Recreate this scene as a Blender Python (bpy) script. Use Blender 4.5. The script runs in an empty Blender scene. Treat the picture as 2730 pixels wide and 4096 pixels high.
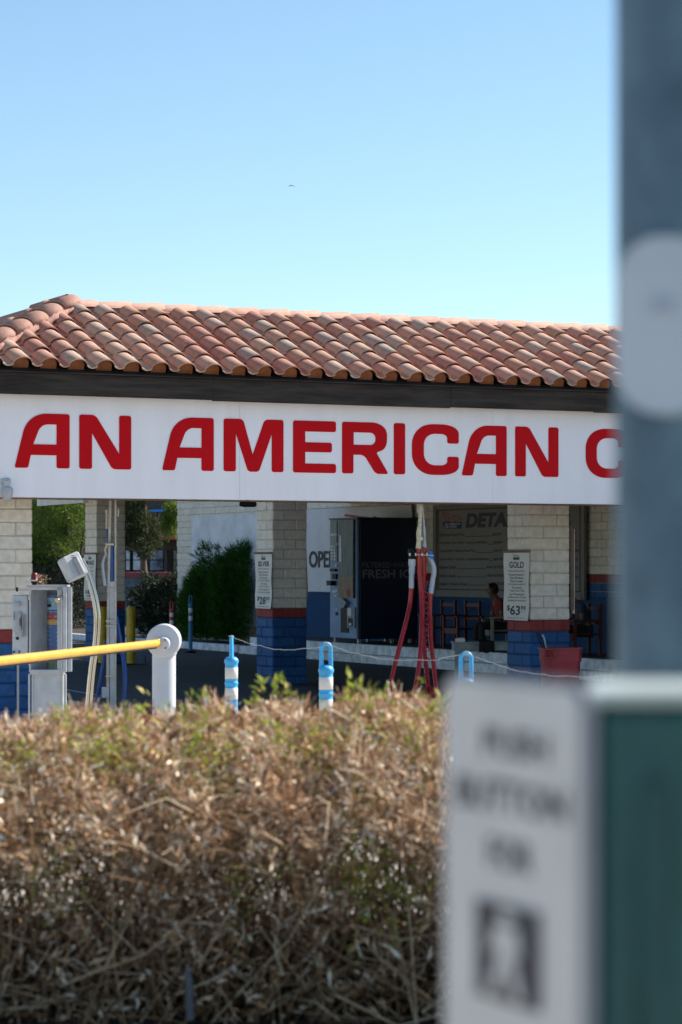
import bpy, bmesh, math, random
import numpy as np
from mathutils import Vector, Matrix
random.seed(7)
rng = np.random.default_rng(7)
S = bpy.context.scene
COL = S.collection
R = math.radians
F = 10200.0          # focal length of the photograph in its own pixels
EYE = 1.85
HY = 2265.0          # horizon row
D0 = 30.15           # distance of the shop front on the view axis
TH = R(25.6)
CT, ST = math.cos(TH), math.sin(TH)

def P(x, y, Z):
    return Vector(((x-1365)/F*Z, Z, EYE-(y-HY)/F*Z))
def UV(p):
    return (p[0]*CT+(p[1]-D0)*ST, -p[0]*ST+(p[1]-D0)*CT, p[2])
def atV(x, V):                      # U and depth where pixel column x meets the plane V
    k = (x-1365)/F
    Z = (D0+V/CT)/(1-k*ST/CT)
    return (k*Z*CT+(Z-D0)*ST, Z)
def atU(x, U):
    k = (x-1365)/F
    Z = (U+D0*ST)/(k*CT+ST)
    return (-k*Z*ST+(Z-D0)*CT, Z)
def zof(y, Z): return EYE-(y-HY)/F*Z

# ---------------------------------------------------------------- materials
def mat(name, col, rough=0.6, metal=0.0, var=0.12, scale=6.0, bump=0.0, bscale=40.0, coat=0.0, col2=None, stretch=None, spec=0.5):
    m = bpy.data.materials.new(name); m.use_nodes = True
    nt = m.node_tree; N = nt.nodes; L = nt.links
    b = N['Principled BSDF']
    b.inputs['Roughness'].default_value = rough
    b.inputs['Metallic'].default_value = metal
    b.inputs['Coat Weight'].default_value = coat
    b.inputs['Specular IOR Level'].default_value = spec
    tc = N.new('ShaderNodeTexCoord')
    src = tc.outputs['Object']
    if stretch:
        mp = N.new('ShaderNodeMapping'); mp.inputs['Scale'].default_value = stretch
        L.new(src, mp.inputs[0]); src = mp.outputs[0]
    no = N.new('ShaderNodeTexNoise'); no.inputs['Scale'].default_value = scale; no.inputs['Detail'].default_value = 6
    no.inputs['Roughness'].default_value = 0.65
    L.new(src, no.inputs['Vector'])
    cr = N.new('ShaderNodeValToRGB')
    c = Vector(col)
    d = Vector(col2) if col2 else c*(1-var*1.6)
    cr.color_ramp.elements[0].position = 0.33; cr.color_ramp.elements[0].color = (*d, 1)
    cr.color_ramp.elements[1].position = 0.62; cr.color_ramp.elements[1].color = (*(c*(1+var*0.3)), 1)
    L.new(no.outputs['Fac'], cr.inputs[0]); L.new(cr.outputs[0], b.inputs['Base Color'])
    if bump > 0:
        n2 = N.new('ShaderNodeTexNoise'); n2.inputs['Scale'].default_value = bscale; n2.inputs['Detail'].default_value = 5
        L.new(src, n2.inputs['Vector'])
        bp = N.new('ShaderNodeBump'); bp.inputs['Strength'].default_value = bump; bp.inputs['Distance'].default_value = 0.01
        L.new(n2.outputs['Fac'], bp.inputs['Height']); L.new(bp.outputs[0], b.inputs['Normal'])
    return m

def mat_island(name, stops, rough=0.7, bump=0.0, bscale=30, trans=0.0, noise=0.15):
    """colour picked per separate piece (leaf, tile, block)"""
    m = bpy.data.materials.new(name); m.use_nodes = True
    nt = m.node_tree; N = nt.nodes; L = nt.links
    b = N['Principled BSDF']; b.inputs['Roughness'].default_value = rough
    b.inputs['Specular IOR Level'].default_value = .15 if trans > 0 else .4
    g = N.new('ShaderNodeNewGeometry')
    cr = N.new('ShaderNodeValToRGB')
    el = cr.color_ramp.elements
    while len(el) < len(stops): el.new(0.5)
    for i, (p, c) in enumerate(stops):
        el[i].position = p; el[i].color = (*c, 1)
    L.new(g.outputs['Random Per Island'], cr.inputs[0])
    tc = N.new('ShaderNodeTexCoord')
    no = N.new('ShaderNodeTexNoise'); no.inputs['Scale'].default_value = 14; no.inputs['Detail'].default_value = 5
    L.new(tc.outputs['Object'], no.inputs['Vector'])
    mr = N.new('ShaderNodeMapRange'); mr.inputs[1].default_value = 0.3; mr.inputs[2].default_value = 0.7
    mr.inputs[3].default_value = 1-noise; mr.inputs[4].default_value = 1+noise
    L.new(no.outputs['Fac'], mr.inputs[0])
    mx = N.new('ShaderNodeVectorMath'); mx.operation = 'SCALE'
    L.new(cr.outputs[0], mx.inputs[0]); L.new(mr.outputs[0], mx.inputs['Scale'])
    L.new(mx.outputs[0], b.inputs['Base Color'])
    if bump > 0:
        n2 = N.new('ShaderNodeTexNoise'); n2.inputs['Scale'].default_value = bscale; n2.inputs['Detail'].default_value = 4
        L.new(tc.outputs['Object'], n2.inputs['Vector'])
        bp = N.new('ShaderNodeBump'); bp.inputs['Strength'].default_value = bump; bp.inputs['Distance'].default_value = 0.012
        L.new(n2.outputs['Fac'], bp.inputs['Height']); L.new(bp.outputs[0], b.inputs['Normal'])
    if trans > 0:
        tr = N.new('ShaderNodeBsdfTranslucent'); ms = N.new('ShaderNodeMixShader'); ms.inputs[0].default_value = trans
        L.new(mx.outputs[0], tr.inputs['Color'])
        out = N['Material Output']
        L.new(b.outputs[0], ms.inputs[1]); L.new(tr.outputs[0], ms.inputs[2]); L.new(ms.outputs[0], out.inputs['Surface'])
    return m

M = {}
M['asphalt'] = mat('asphalt', (.024,.024,.028), .9, var=.3, scale=1.2, bump=.5, bscale=60)
M['concrete'] = mat('concrete', (.48,.44,.39), .85, var=.2, scale=2.5, bump=.3, bscale=50)
M['soil'] = mat('soil', (.045,.03,.022), .95, var=.4, scale=9, bump=.9, bscale=30)
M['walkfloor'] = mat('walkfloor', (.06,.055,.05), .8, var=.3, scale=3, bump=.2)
M['kerbwhite'] = mat('kerb_white', (.72,.73,.76), .75, var=.25, scale=5, bump=.3)
M['block_white'] = mat_island('block_white', [(0,(.60,.55,.47)),(.5,(.70,.64,.555)),(1,(.64,.60,.535))], .85, bump=.7, bscale=22, noise=.12)
M['block_red'] = mat_island('block_red', [(0,(.19,.022,.022)),(1,(.24,.035,.032))], .75, bump=.7, bscale=22)
M['block_blue'] = mat_island('block_blue', [(0,(.006,.062,.19)),(1,(.015,.095,.26))], .7, bump=.7, bscale=22, noise=.2)
M['mortar_white'] = mat('mortar_white', (.46,.43,.38), .9, bump=.4)
M['mortar_red'] = mat('mortar_red', (.14,.02,.02), .9)
M['mortar_blue'] = mat('mortar_blue', (.008,.05,.14), .9)
M['stucco'] = mat('stucco', (.66,.68,.72), .85, var=.14, scale=1.6, bump=.3, bscale=80)
M['wood_dark'] = mat('wood_dark', (.050,.041,.036), .7, spec=.15, var=.35, scale=2.2, bump=.35, bscale=30, stretch=(.6,6,6))
M['wood_brown'] = mat('wood_brown', (.19,.125,.095), .75, var=.3, scale=5)
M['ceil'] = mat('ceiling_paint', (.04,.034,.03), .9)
M['sign_white'] = mat('sign_white', (.85,.84,.90), .38, var=.035, scale=1.6, spec=.35, stretch=(2.2,1,.35))
M['sign_red'] = mat('sign_red', (.54,.001,.007), .5, var=.05, scale=2, spec=.12)
M['tile'] = mat_island('roof_tile', [(0,(.44,.225,.155)),(.25,(.50,.28,.20)),(.5,(.41,.185,.14)),(.72,(.53,.325,.24)),(.9,(.45,.32,.25)),(1,(.38,.275,.225))], .75, bump=.2, bscale=25, noise=.10)
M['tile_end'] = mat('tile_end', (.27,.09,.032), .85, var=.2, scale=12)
M['mortar_pink'] = mat('roof_mortar', (.38,.20,.165), .9, bump=.9, bscale=18)
M['fabric_white'] = mat('banner_white', (.60,.60,.62), .7, var=.06, scale=3, bump=.15, bscale=6)
M['fabric_warm'] = mat('banner_warm', (.64,.62,.57), .7, var=.06, scale=3)
M['ink'] = mat('ink', (.03,.035,.045), .7)
M['ink_navy'] = mat('ink_navy', (.02,.035,.10), .7)
M['ink_red'] = mat('ink_red', (.35,.03,.04), .7)
M['ink_grey'] = mat('ink_grey', (.12,.12,.13), .7)
M['navy'] = mat('machine_navy', (.005,.012,.042), .45, var=.2, scale=2)
M['machine_blue'] = mat('machine_blue', (.15,.26,.46), .5, var=.15, scale=3)
M['machine_grey'] = mat('machine_grey', (.20,.24,.30), .5)
M['letter_faint'] = mat('letter_faint', (.17,.18,.21), .5)
M['black'] = mat('black_plastic', (.010,.010,.012), .5, spec=.15)
M['white_metal'] = mat('white_metal', (.47,.49,.52), .45, var=.14, scale=5)
M['grey_metal'] = mat('grey_metal', (.32,.34,.37), .5, var=.12, scale=5)
M['panel_inside'] = mat('panel_inside', (.36,.36,.40), .6, var=.1)
M['galv'] = mat('galvanised', (.50,.47,.42), .5, .35, var=.2, scale=8)
M['chrome'] = mat('chrome', (.52,.48,.43), .16, 1.0, var=.05)
M['brass'] = mat('brass', (.55,.48,.36), .35, .7, var=.25, scale=30)
M['hose_red'] = mat('hose_red', (.40,.018,.018), .38, var=.15, scale=10)
M['hose_blue'] = mat('hose_blue', (.012,.075,.30), .4, var=.15, scale=10)
M['nozzle'] = mat('nozzle_grey', (.42,.47,.55), .5, var=.1)
M['cuff_blue'] = mat('cuff_blue', (.02,.18,.60), .5)
M['bollard_blue'] = mat('bollard_blue', (.05,.43,.82), .42, var=.14, scale=14)
M['bollard_old'] = mat('bollard_faded', (.05,.20,.36), .6, var=.1)
M['reflect'] = mat('reflective_white', (.74,.71,.68), .5, var=.08, scale=20)
M['orange'] = mat('orange_plastic', (.45,.06,.03), .5, var=.15)
M['yellow_post'] = mat('yellow_post', (.55,.36,.01), .5, var=.2, scale=8)
M['yellow_bar'] = mat('yellow_bar', (.74,.40,.045), .42, var=.12, scale=7)
M['post_white'] = mat('post_white', (.57,.58,.62), .42, var=.05, scale=4)
M['steel'] = mat('steel_wire', (.55,.53,.48), .45, .5)
M['bin_red'] = mat('bin_red', (.29,.014,.028), .5, var=.15, scale=6)
M['table_grey'] = mat('table_grey', (.34,.37,.38), .7, var=.25, scale=5)
M['chair_red'] = mat('chair_red', (.10,.012,.012), .6, var=.2)
M['chair_wood'] = mat('chair_wood', (.32,.30,.24), .65, var=.15)
M['skin'] = mat('skin', (.15,.08,.05), .6)
M['hair'] = mat('hair', (.012,.010,.010), .6)
M['shirt_red'] = mat('shirt_red', (.17,.012,.01), .85)
M['shirt_navy'] = mat('shirt_navy', (.03,.05,.10), .85)
M['trousers'] = mat('trousers', (.012,.012,.014), .9)
M['shoe'] = mat('shoe', (.55,.55,.55), .6)
M['teal'] = mat('teal_paint', (.030,.118,.112), .42, col2=(.014,.062,.062), scale=9, stretch=(2,2,.5))
M['pole_paint'] = mat('pole_paint', (.135,.205,.25), .45, col2=(.055,.09,.125), scale=13, stretch=(1,1,.5))
M['plate'] = mat('plate_white', (.58,.61,.66), .5, var=.08, scale=8)
M['plate_mark'] = mat('plate_mark', (.44,.46,.54), .6)
M['ped_white'] = mat('ped_sign_white', (.66,.63,.62), .45, var=.06, scale=6)
M['ped_black'] = mat('ped_sign_black', (.035,.035,.045), .5)
M['glass'] = mat('window_glass', (.05,.06,.07), .12, var=.4, scale=3)
M['brown_wall'] = mat('brown_wall', (.085,.068,.055), .85, var=.15)
M['bright_blue'] = mat('bright_blue', (.02,.28,.85), .5)
M['awning_red'] = mat('awning_red', (.42,.09,.05), .7)
M['poster_pale'] = mat('poster_pale', (.62,.66,.72), .5, var=.25, scale=3)
M['poster_blue'] = mat('poster_blue', (.30,.38,.52), .5, var=.6, scale=2.2)
M['lowwall_red'] = mat('low_wall_red', (.32,.09,.09), .85)
M['lowwall_blue'] = mat('low_wall_blue', (.14,.20,.25), .85, var=.3)
M['trunk'] = mat('trunk_bark', (.14,.10,.075), .9, bump=.6)
M['leaf_dark'] = mat_island('leaf_dark', [(0,(.008,.016,.009)),(.6,(.022,.036,.02)),(1,(.05,.062,.038))], .6, trans=.2)
M['leaf_sedge'] = mat_island('leaf_sedge', [(0,(.012,.055,.006)),(.6,(.030,.105,.010)),(1,(.07,.18,.025))], .5, trans=.3)
M['leaf_bright'] = mat_island('leaf_bright', [(0,(.05,.11,.015)),(.5,(.12,.20,.03)),(1,(.24,.28,.06))], .5, trans=.45)
M['leaf_olive'] = mat_island('leaf_olive', [(0,(.012,.022,.008)),(.6,(.035,.05,.018)),(1,(.10,.11,.035))], .55, trans=.35)
M['dry'] = mat_island('dry_twig', [(0,(.17,.07,.025)),(.22,(.45,.245,.125)),(.45,(.78,.555,.36)),(.62,(.36,.175,.07)),(.8,(.90,.72,.52)),(1,(.94,.84,.68))], .5, trans=.12)
M['stem'] = mat_island('hedge_stem', [(0,(.09,.042,.018)),(.5,(.24,.135,.065)),(.8,(.48,.33,.19)),(1,(.70,.55,.38))], .75)
M['green'] = mat_island('hedge_green', [(0,(.16,.24,.02)),(.5,(.30,.38,.05)),(.8,(.48,.46,.10)),(1,(.55,.42,.14))], .5, trans=.4)

# ---------------------------------------------------------------- mesh builder
class MB:
    def __init__(s): s.v = []; s.f = []; s.mi = []; s.sm = []; s.cuts = []
    def mark(s): s.cuts.append((len(s.v), len(s.f))); return s
    def add(s, vs, fs, mi=0, smooth=False):
        b = len(s.v); s.v += [tuple(x) for x in vs]
        for f in fs: s.f.append(tuple(b+i for i in f)); s.mi.append(mi); s.sm.append(smooth)
        return s
    def box(s, c, d, mi=0, rot=None, bev=0.0):
        c = Vector(c); hx, hy, hz = d[0]/2, d[1]/2, d[2]/2
        bev = min(bev, hx*.9, hy*.9, hz*.9)
        if bev <= 0:
            vs = [Vector((x*hx,y*hy,z*hz)) for z in (-1,1) for y in (-1,1) for x in (-1,1)]
            fs = [(0,2,3,1),(4,5,7,6),(0,1,5,4),(2,6,7,3),(0,4,6,2),(1,3,7,5)]
        else:
            vs = []; idx = {}
            for z in (-1,1):
                for y in (-1,1):
                    for x in (-1,1):
                        for a in range(3):
                            p = [x*(hx-bev), y*(hy-bev), z*(hz-bev)]
                            p[a] = (x*hx, y*hy, z*hz)[a]
                            idx[(x,y,z,a)] = len(vs); vs.append(Vector(p))
            fs = []
            I = lambda x,y,z,a: idx[(x,y,z,a)]
            for q in (-1,1):
                fx = [I(q,-1,-1,0),I(q,1,-1,0),I(q,1,1,0),I(q,-1,1,0)]
                fy = [I(-1,q,-1,1),I(-1,q,1,1),I(1,q,1,1),I(1,q,-1,1)]
                fz = [I(-1,-1,q,2),I(1,-1,q,2),I(1,1,q,2),I(-1,1,q,2)]
                for f in (fx,fy,fz): fs.append(tuple(f if q > 0 else f[::-1]))
            for a,b2 in ((-1,-1),(-1,1),(1,-1),(1,1)):
                fs.append((I(a,b2,-1,0),I(a,b2,1,0),I(a,b2,1,1),I(a,b2,-1,1)))
                fs.append((I(a,-1,b2,0),I(a,1,b2,0),I(a,1,b2,2),I(a,-1,b2,2)))
                fs.append((I(-1,a,b2,1),I(1,a,b2,1),I(1,a,b2,2),I(-1,a,b2,2)))
            for z in (-1,1):
                for y in (-1,1):
                    for x in (-1,1): fs.append((I(x,y,z,0),I(x,y,z,1),I(x,y,z,2)))
        if rot is not None: vs = [rot @ v for v in vs]
        return s.add([v+c for v in vs], fs, mi)
    def tube(s, pts, r, n=10, mi=0, cap=True):
        pts = [Vector(p) for p in pts]
        rs = r if isinstance(r, (list,tuple)) else [r]*len(pts)
        vs = []; up = None
        for i, p in enumerate(pts):
            t = (pts[min(i+1,len(pts)-1)]-pts[max(i-1,0)]).normalized()
            if up is None:
                up = Vector((0,0,1)) if abs(t.z) < .9 else Vector((1,0,0))
            a = t.cross(up).normalized(); b = a.cross(t).normalized(); up = b
            for k in range(n):
                th = 2*math.pi*k/n
                vs.append(p+(a*math.cos(th)+b*math.sin(th))*rs[i])
        fs = []
        for i in range(len(pts)-1):
            for k in range(n):
                k2 = (k+1) % n
                fs.append((i*n+k, i*n+k2, (i+1)*n+k2, (i+1)*n+k))
        s.add(vs, fs, mi, True)
        if cap:
            s.add(vs[:n], [tuple(range(n))], mi); s.add(vs[-n:], [tuple(range(n))[::-1]], mi)
        return s
    def cyl(s, a, b, r, n=20, mi=0, r2=None):
        return s.tube([a,b],[r, r if r2 is None else r2], n, mi)
    def lathe(s, c, prof, n=24, mi=0, mis=None, axis='z'):
        c = Vector(c); vs = []
        for r, z in prof:
            for k in range(n):
                t = 2*math.pi*k/n
                q = Vector((r*math.cos(t), r*math.sin(t), z))
                if axis == 'y': q = Vector((q.x, q.z, q.y))
                vs.append(c+q)
        for i in range(len(prof)-1):
            fs = [(i*n+k, i*n+(k+1)%n, (i+1)*n+(k+1)%n, (i+1)*n+k) for k in range(n)]
            b = len(s.v)
            if i == 0: base = b; s.v += [tuple(x) for x in vs]
            for f in fs: s.f.append(tuple(base+j for j in f)); s.mi.append(mis[i] if mis else mi); s.sm.append(True)
        return s
    def prism(s, poly, depth, fn, mi=0):
        """poly: 2D points, fn maps (a,b,c) to 3D; c runs 0..depth"""
        n = len(poly)
        vs = [fn(a,b,0) for a,b in poly]+[fn(a,b,depth) for a,b in poly]
        fs = [tuple(range(n)), tuple(range(2*n-1,n-1,-1))]
        fs += [(i,(i+1)%n,n+(i+1)%n,n+i) for i in range(n)]
        return s.add(vs, fs, mi)
    def mesh(s, name, mats, origin=None):
        me = bpy.data.meshes.new(name)
        vs = s.v
        if origin is not None:
            o = origin; vs = [(v[0]-o[0], v[1]-o[1], v[2]-o[2]) for v in vs]
        me.from_pydata([tuple(v) for v in vs], [], s.f)
        for m in (mats if isinstance(mats,(list,tuple)) else [mats]): me.materials.append(M[m] if isinstance(m,str) else m)
        me.polygons.foreach_set('material_index', s.mi)
        me.polygons.foreach_set('use_smooth', s.sm)
        me.update()
        return me

ORG = {}
def props(o, label=None, cat=None, group=None, kind=None):
    if label: o['label'] = label
    if cat: o['category'] = cat
    if group: o['group'] = group
    if kind: o['kind'] = kind
def thing(name, label, cat, loc=(0,0,0), rotz=0, group=None, frame='world'):
    """frame 'world': parts are given in world coordinates; 'local': in the thing's own"""
    o = bpy.data.objects.new(name, None); COL.objects.link(o)
    o.empty_display_size = .2
    o.location = loc; o.rotation_euler = (0,0,rotz); props(o, label, cat, group)
    ORG[o.name] = tuple(loc) if frame == 'world' else None
    return o
def fixn(me):
    bm = bmesh.new(); bm.from_mesh(me); bmesh.ops.recalc_face_normals(bm, faces=bm.faces); bm.to_mesh(me); bm.free()
LOOSE = {'fitting','clamp','keypad','hinge','button','vent','instruction_label','poster','cuff','trim','hood'}
def islands(mb):
    """separate touching-vertex groups of a builder into builders of their own"""
    par = {}
    def find(a):
        while par[a] != a: par[a] = par[par[a]]; a = par[a]
        return a
    key = [tuple(round(c, 5) for c in v) for v in mb.v]
    for k in key: par.setdefault(k, k)
    for f in mb.f:
        r = find(key[f[0]])
        for i in f[1:]: par[find(key[i])] = r
    groups = {}
    for n, f in enumerate(mb.f): groups.setdefault(find(key[f[0]]), []).append(n)
    out = []
    for fs in groups.values():
        q = MB(); mp = {}
        for n in fs:
            g = []
            for i in mb.f[n]:
                if i not in mp: mp[i] = len(q.v); q.v.append(mb.v[i])
                g.append(mp[i])
            q.f.append(tuple(g)); q.mi.append(mb.mi[n]); q.sm.append(mb.sm[n])
        out.append(q)
    return out
def part(name, mb, mats, parent, label=None, fix=True):
    if name in LOOSE and isinstance(mb, MB):
        gs = islands(mb)
        if len(gs) > 1:
            for q in gs: o = part1(name, q, mats, parent, label, fix)
            return o
    return part1(name, mb, mats, parent, label, fix)
def part1(name, mb, mats, parent, label=None, fix=True):
    me = mb.mesh(name, mats, ORG.get(parent.name)) if isinstance(mb, MB) else mb
    if fix: fixn(me)
    o = bpy.data.objects.new(name, me); COL.objects.link(o); o.parent = parent
    ORG[o.name] = ORG.get(parent.name)
    if label: o['label'] = label
    return o
def split_parts(name, mb, mats, parent, fix=False):
    """one part per marked piece"""
    cuts = mb.cuts+[(len(mb.v), len(mb.f))]
    if cuts[0] != (0,0): cuts.insert(0, (0,0))
    for (v0,f0),(v1,f1) in zip(cuts, cuts[1:]):
        if f1 <= f0: continue
        q = MB(); q.v = mb.v[v0:v1]; q.f = [tuple(i-v0 for i in f) for f in mb.f[f0:f1]]; q.mi = mb.mi[f0:f1]; q.sm = mb.sm[f0:f1]
        part(name, q, mats, parent, fix=fix)
def single(name, mb, mats, label=None, cat=None, group=None, kind=None, loc=(0,0,0), rotz=0, fix=True, frame='world'):
    me = mb.mesh(name, mats, loc if frame == 'world' else None) if isinstance(mb, MB) else mb
    if fix: fixn(me)
    o = bpy.data.objects.new(name, me); COL.objects.link(o)
    o.location = loc; o.rotation_euler = (0,0,rotz)
    props(o, label, cat, group, kind); ORG[o.name] = tuple(loc) if frame == 'world' else None
    return o
BLD = (0, D0, 0)     # origin of the building frame
def bw(U, V, z):     # building frame to world
    return Vector((U*CT-V*ST, D0+U*ST+V*CT, z))

# ---- text as mesh, fitted to a box: returns verts (a,b) in 2D and faces
def text2d(s, box, bold=0.0, shear=0.0, res=2):
    cu = bpy.data.curves.new('t', 'FONT'); cu.body = s; cu.resolution_u = res
    cu.offset = bold; cu.shear = shear; cu.fill_mode = 'BOTH'
    ob = bpy.data.objects.new('t', cu); COL.objects.link(ob)
    dg = bpy.context.evaluated_depsgraph_get()
    me = bpy.data.meshes.new_from_object(ob.evaluated_get(dg))
    vs = [v.co.copy() for v in me.vertices]; fs = [tuple(p.vertices) for p in me.polygons]
    bpy.data.objects.remove(ob); bpy.data.curves.remove(cu); bpy.data.meshes.remove(me)
    x0 = min(v.x for v in vs); x1 = max(v.x for v in vs); y0 = min(v.y for v in vs); y1 = max(v.y for v in vs)
    X0, Y0, X1, Y1 = box
    return [(X0+(v.x-x0)/(x1-x0)*(X1-X0), Y0+(v.y-y0)/(y1-y0)*(Y1-Y0)) for v in vs], fs
def put_text(mb, s, box, fn, bold=0.0, shear=0.0, mi=0, res=2):
    v, f = text2d(s, box, bold, shear, res)
    mb.mark(); mb.add([fn(a,b) for a,b in v], f, mi)
def roundpoly(pts, seg=12):
    """pts: (x,y,r)"""
    out = []; n = len(pts)
    for i in range(n):
        p = Vector(pts[i][:2]); r = pts[i][2] if len(pts[i]) > 2 else 0
        if r <= 0: out.append((p.x,p.y)); continue
        a = Vector(pts[i-1][:2])-p; b = Vector(pts[(i+1)%n][:2])-p
        ra = min(r, a.length*.49); rb = min(r, b.length*.49)
        A = p+a.normalized()*ra; B = p+b.normalized()*rb
        for k in range(seg+1):
            t = k/seg
            # a conic close to a circular arc
            w = .80; q = (A*(1-t)**2+p*2*w*t*(1-t)+B*t*t)/((1-t)**2+2*w*t*(1-t)+t*t)
            out.append((q.x,q.y))
    return out
def fill2d(loops, depth):
    """filled polygon with holes, extruded: mesh verts in (a,b,c) and faces"""
    cu = bpy.data.curves.new('g', 'CURVE'); cu.dimensions = '2D'; cu.fill_mode = 'BOTH'; cu.extrude = depth/2
    for lp in loops:
        sp = cu.splines.new('POLY'); sp.points.add(len(lp)-1); sp.use_cyclic_u = True
        for i,(x,y) in enumerate(lp): sp.points[i].co = (x,y,0,1)
    ob = bpy.data.objects.new('g', cu); COL.objects.link(ob)
    dg = bpy.context.evaluated_depsgraph_get()
    me = bpy.data.meshes.new_from_object(ob.evaluated_get(dg))
    vs = [v.co.copy() for v in me.vertices]; fs = [tuple(p.vertices) for p in me.polygons]
    bpy.data.objects.remove(ob); bpy.data.curves.remove(cu); bpy.data.meshes.remove(me)
    return vs, fs
def arrow_logo(mb, box, fn, mi_arrow, mi_box, mi_txt=None):
    """bent outline arrow over a slab, drawn in a box"""
    x0,y0,x1,y1 = box; w = x1-x0; h = y1-y0
    T = lambda a,b: (x0+a*w, y0+b*h)
    def seg(a,b,t):
        A = Vector(a); B = Vector(b); d = (B-A).normalized(); n = Vector((-d.y,d.x))*t/2
        q = [A-n-d*t/2, B-n+d*t/2, B+n+d*t/2, A+n-d*t/2]
        mb.add([fn(*T(v.x,v.y)) for v in q], [(0,1,2,3)], mi_arrow)
    pts = [(0,1),(.62,.74),(.62,.86),(1,.62),(.64,.44),(.64,.56),(.30,.72),(.34,.44),(.18,.44)]
    for i in range(len(pts)): seg(pts[i], pts[(i+1)%len(pts)], .05)
    sl = [(0,.42),(1,.42),(1,0),(.06,0),(.0,.2)]
    mb.add([fn(*T(a,b)) for a,b in sl], [tuple(range(len(sl)))], mi_box)
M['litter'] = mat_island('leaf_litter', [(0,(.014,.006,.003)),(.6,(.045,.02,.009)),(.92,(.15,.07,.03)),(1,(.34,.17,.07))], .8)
M['lid_grey'] = mat('lid_grey', (.50,.57,.56), .35, var=.1)
M['board_shaded'] = mat('board_shaded', (.18,.174,.16), .75, var=.05, scale=3, bump=.15, bscale=6)  # darkened copy of the banner white, canopy shade put into its colour
M['bounce_conc'] = mat('bounce_concrete', (.56,.48,.39), .85, var=.15, scale=2)  # pale warm tone for the added ground that bounces light
M['beacon'] = mat('beacon_red', (.17,.02,.015), .4)
M['film_blue'] = mat('film_blue', (.07,.12,.18), .3, spec=.15, col2=(.004,.008,.015), scale=3.2, stretch=(1,9,.8))
M['film_warm'] = mat('film_warm', (.20,.13,.08), .3, spec=.15, col2=(.015,.012,.015), scale=3.6, stretch=(1,9,.9))
M['tile_cap'] = mat_island('ridge_tile', [(0,(.40,.20,.15)),(.5,(.46,.25,.19)),(1,(.36,.20,.155))], .75, bump=.2)
M['border_dark'] = mat('border_dark', (.07,.016,.014), .7)
SKY = .088; SUN = 5.0; EXPO = .88
# ================================================================ the ground
g = MB(); n = 24
g.add([(-300,-60,0),(300,-60,0),(300,400,0),(-300,400,0)], [(0,1,2,3)])
single('ground', g, 'asphalt', kind='structure')
g = MB(); g.box((0, 8.6, .06), (60, 5.2, .15), 0); single('hedge_bed', g, 'soil', kind='structure')      # z up to .135
g = MB(); g.box((0, 14.2, .05), (60, 4.8, .11)); single('pavement', g, 'concrete', kind='structure')
g = MB(); g.box((0, 16.7, .065), (60, .2, .13), bev=.02); single('kerb', g, 'concrete', kind='structure')
g = MB(); g.box((0, 19.2, .055), (60, 4.8, .12)); g.box((0,2.5,.05),(60,7,.12)); single('island_paving', g, 'concrete', kind='structure')
g = MB(); g.box((0, 25.2, .005), (60, 7.1, .010)); single('drive_apron', g, 'concrete', kind='structure')
g = MB(); g.box((-19.6, 14, .002), (29, 60, .004)); g.box((-3.2, 29.5, .002), (3.8, 39, .004)); single('bounce_apron', g, 'bounce_conc', kind='structure', loc=BLD, rotz=TH, frame='local')  # unseen pale ground, added to bounce warm light onto the pillars' left faces
# painted line in the lot
g = MB(); a = P(262,2755,38.2); b = P(470,2790,35.6)
for q in (a,b): q.z = .004
d = (b-a).normalized()*.0; nn = Vector((0,.05,0))
g.add([a-nn,b-nn,b+nn,a+nn],[(0,1,2,3)]); single('painted_line', g, 'kerbwhite', kind='structure')
# raised walkway and its two white steps, in the building frame
g = MB()
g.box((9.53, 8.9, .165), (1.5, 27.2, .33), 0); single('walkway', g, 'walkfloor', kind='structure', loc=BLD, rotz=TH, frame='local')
g = MB()
v = -4.6
while v < 22.4:
    L = min(1.83, 22.5-v)
    g.box((8.70, v+L/2, .17), (.14, L-.008, .345), 0, bev=.01)
    v += 1.83
v = -4.6
while v < 22.4:
    L = min(2.3, 22.5-v)
    g.box((8.50, v+L/2, .08), (.26, L-.008, .165), 0, bev=.01)
    v += 2.3
while v < 70:
    g.box((8.66, v+1.2, .075), (.2, 2.39, .155), 0, bev=.012); v += 2.4
single('white_kerb', g, 'kerbwhite', kind='structure', loc=BLD, rotz=TH, frame='local')
g = MB(); g.box((19, 55, .05), (20.4, 65, .12)); single('planting_bed', g, 'soil', kind='structure', loc=BLD, rotz=TH, frame='local')

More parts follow.
